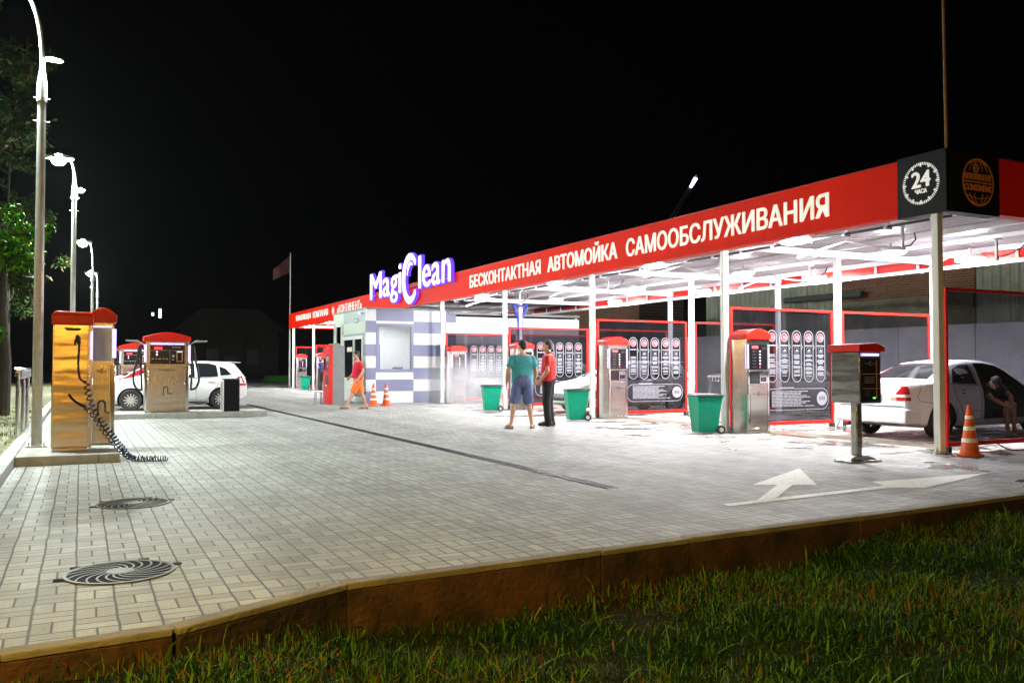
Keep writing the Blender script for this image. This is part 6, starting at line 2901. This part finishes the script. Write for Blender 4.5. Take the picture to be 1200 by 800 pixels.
# low plants on the verge by the mat rack
def blades(name, n, xr, yr, zf, hmin, hmax, wid, mats, probs, label=None, dens=None, kind='stuff', seed=5, lean=.75):
    g = np.random.default_rng(seed)
    X = g.uniform(*xr, n)
    Y = g.uniform(*yr, n)
    keep = np.array([dens(x, y) > g.random() for x, y in zip(X, Y)]) if dens else np.ones(n, bool)
    X, Y = X[keep], Y[keep]
    n = len(X)
    Z = np.array([zf(x, y) for x, y in zip(X, Y)])
    # clumps: tall and short patches
    cl = .5 + .28 * np.sin(X * 5.1 + 1.3 * np.sin(Y * 4.3)) + .28 * np.sin(Y * 6.7 + 1.7 * np.sin(X * 3.1))
    H = g.uniform(hmin, hmax, n) * (.55 + .6 * np.clip(cl, 0, 1.2)) * np.where(g.random(n) < .04, 1.7, 1)
    a = g.uniform(0, 2 * PI, n)
    b = g.uniform(0, 2 * PI, n)
    ln = np.abs(g.normal(0, lean, n))
    wdt = wid * g.uniform(.6, 1.5, n)
    dx, dy = np.cos(a) * wdt, np.sin(a) * wdt
    lx, ly = np.cos(b) * ln * H, np.sin(b) * ln * H
    V = np.empty((n, 7, 3))
    z0 = Z - .015
    for i, (u, w) in enumerate(((0, 1), (.40, .95), (.75, .62))):
        bx, by, bz = X + lx * u ** 1.8, Y + ly * u ** 1.8, z0 + H * (u - .25 * ln * u ** 2.2)
        V[:, 2 * i] = np.stack([bx - dx * w, by - dy * w, bz], 1)
        V[:, 2 * i + 1] = np.stack([bx + dx * w, by + dy * w, bz], 1)
    V[:, 6] = np.stack([X + lx, Y + ly, z0 + H * (1 - .25 * ln)], 1)
    me = bpy.data.meshes.new(name)
    me.vertices.add(n * 7)
    me.vertices.foreach_set('co', V.reshape(-1))
    base = (np.arange(n) * 7)[:, None]
    loops = np.concatenate([base + np.array([0, 1, 3, 2]), base + np.array([2, 3, 5, 4]), base + np.array([4, 5, 6])], 1).reshape(-1)
    me.loops.add(len(loops))
    me.loops.foreach_set('vertex_index', loops.astype(np.int32))
    tot = np.tile(np.array([4, 4, 3], np.int32), n)
    st = np.concatenate([[0], np.cumsum(tot)[:-1]]).astype(np.int32)
    me.polygons.add(len(tot))
    me.polygons.foreach_set('loop_start', st)
    me.polygons.foreach_set('loop_total', tot)
    for m in mats:
        me.materials.append(m)
    dry = .5 + .5 * np.sin(X * 1.7 + 2.1 * np.sin(Y * 1.3 + .6))
    pick = g.random(n) * .75 + .25 * dry
    cum = np.cumsum(probs)
    m_i = np.searchsorted(cum, np.clip(pick, 0, .999)).clip(0, len(mats) - 1)
    me.polygons.foreach_set('material_index', np.repeat(m_i, 3).astype(np.int32))
    me.update()
    me.validate()
    o = bpy.data.objects.new(name, me)
    COL.objects.link(o)
    return tag(o, label, 'grass', None, kind)


def gd(x, y):
    k = kerb_y(x) - y
    if k < .05:
        return 0
    d = 1.0
    # bare soil along the foot of the kerb at the left and middle
    if x < 5.5:
        d *= min(1, max(.04, (k - .12) / (.55 if x > 1.2 else .3)))
    d *= .45 + .55 * (math.sin(x * 2.3 + 1.1 * math.sin(y * 2.9)) * math.sin(y * 3.1 + x * .7) * .5 + .5)
    return d


blades('grass', 330000, (-1.2, 13.5), (1.6, 6.0), grass_z, .03, .12, .0034, M_grass, [.62, .24, .10, .04], 'rough grass and weeds in front of the kerb', gd)
blades('grass', 30000, (-6, -.98), (9, 30), lambda x, y: .09, .03, .10, .005, M_grass, [.4, .3, .26, .04], 'thin dry grass on the verge at left', lambda x, y: (.15 + .85 * (math.sin(x * 2.1 + y) * math.sin(y * 1.1) > .1)), seed=9)


# ------------------------------------------------------------------ spray mist drifting out of the bay beside the office
def mist(name, c, rad, dens, label):
    m = bpy.data.materials.new('spray_mist')
    m.use_nodes = True
    nt = m.node_tree
    nt.nodes.remove(nt.nodes['Principled BSDF'])
    pv = nt.nodes.new('ShaderNodeVolumePrincipled')
    pv.inputs['Color'].default_value = (.95, .95, .97, 1)
    pv.inputs['Anisotropy'].default_value = .2
    tc = nt.nodes.new('ShaderNodeTexCoord')
    n = nt.nodes.new('ShaderNodeTexNoise')
    n.inputs['Scale'].default_value = 1.3
    n.inputs['Detail'].default_value = 3
    nt.links.new(tc.outputs['Object'], n.inputs['Vector'])
    h = NT(m)
    vm = nt.nodes.new('ShaderNodeVectorMath')
    vm.operation = 'DIVIDE'
    nt.links.new(tc.outputs['Object'], vm.inputs[0])
    vm.inputs[1].default_value = rad
    ln = nt.nodes.new('ShaderNodeVectorMath')
    ln.operation = 'LENGTH'
    nt.links.new(vm.outputs[0], ln.inputs[0])
    fall = h.m('MAXIMUM', h.m('SUBTRACT', 1.0, ln.outputs['Value']), 0.0)
    nn = h.m('MAXIMUM', h.m('SUBTRACT', h.m('MULTIPLY', n.outputs['Fac'], 2.4), .65), 0.0)
    d = h.m('MULTIPLY', h.m('MULTIPLY', fall, nn), dens)
    nt.links.new(d, pv.inputs['Density'])
    nt.links.new(pv.outputs[0], nt.nodes['Material Output'].inputs['Volume'])
    mb = MB(m)
    mb.ell((0, 0, 0), rad, 20, 12)
    # flat underside on the ground
    mb.v = [Vector((p.x, p.y, max(p.z, .012 - c[2]))) for p in mb.v]
    o = mb.build(name, loc=c)
    return tag(o, label, 'mist', None, 'stuff')


mist('spray_mist', (11.4, 25.6, .55), (2.2, 2.8, 1.35), .45, 'pale spray mist drifting over the ground by the office bay')

blades('weeds', 5200, (-1.2, 13.5), (1.6, 6.0), grass_z, .07, .17, .0065, [M_grass[1], M_grass[1], M_grass[2], M_grass[0]], [.35, .3, .2, .15], 'broad bladed weeds standing among the grass', gd, seed=21, lean=.6)


# ------------------------------------------------------------------ thin haze volume added to imitate lens halos round the lamps
hm = bpy.data.materials.new('halo_haze')
hm.use_nodes = True
hm.node_tree.nodes.remove(hm.node_tree.nodes['Principled BSDF'])
hv = hm.node_tree.nodes.new('ShaderNodeVolumePrincipled')
hv.inputs['Color'].default_value = (.9, .95, .95, 1)
hv.inputs['Density'].default_value = HALO_HAZE
hv.inputs['Anisotropy'].default_value = .3
hm.node_tree.links.new(hv.outputs[0], hm.node_tree.nodes['Material Output'].inputs['Volume'])
o = MB(hm).box(-130, 410, -60, 410, -1.75, 32).build('haze', smooth=0)
tag(o, 'thin haze volume added for lamp halos over the whole forecourt', 'haze', None, 'stuff')
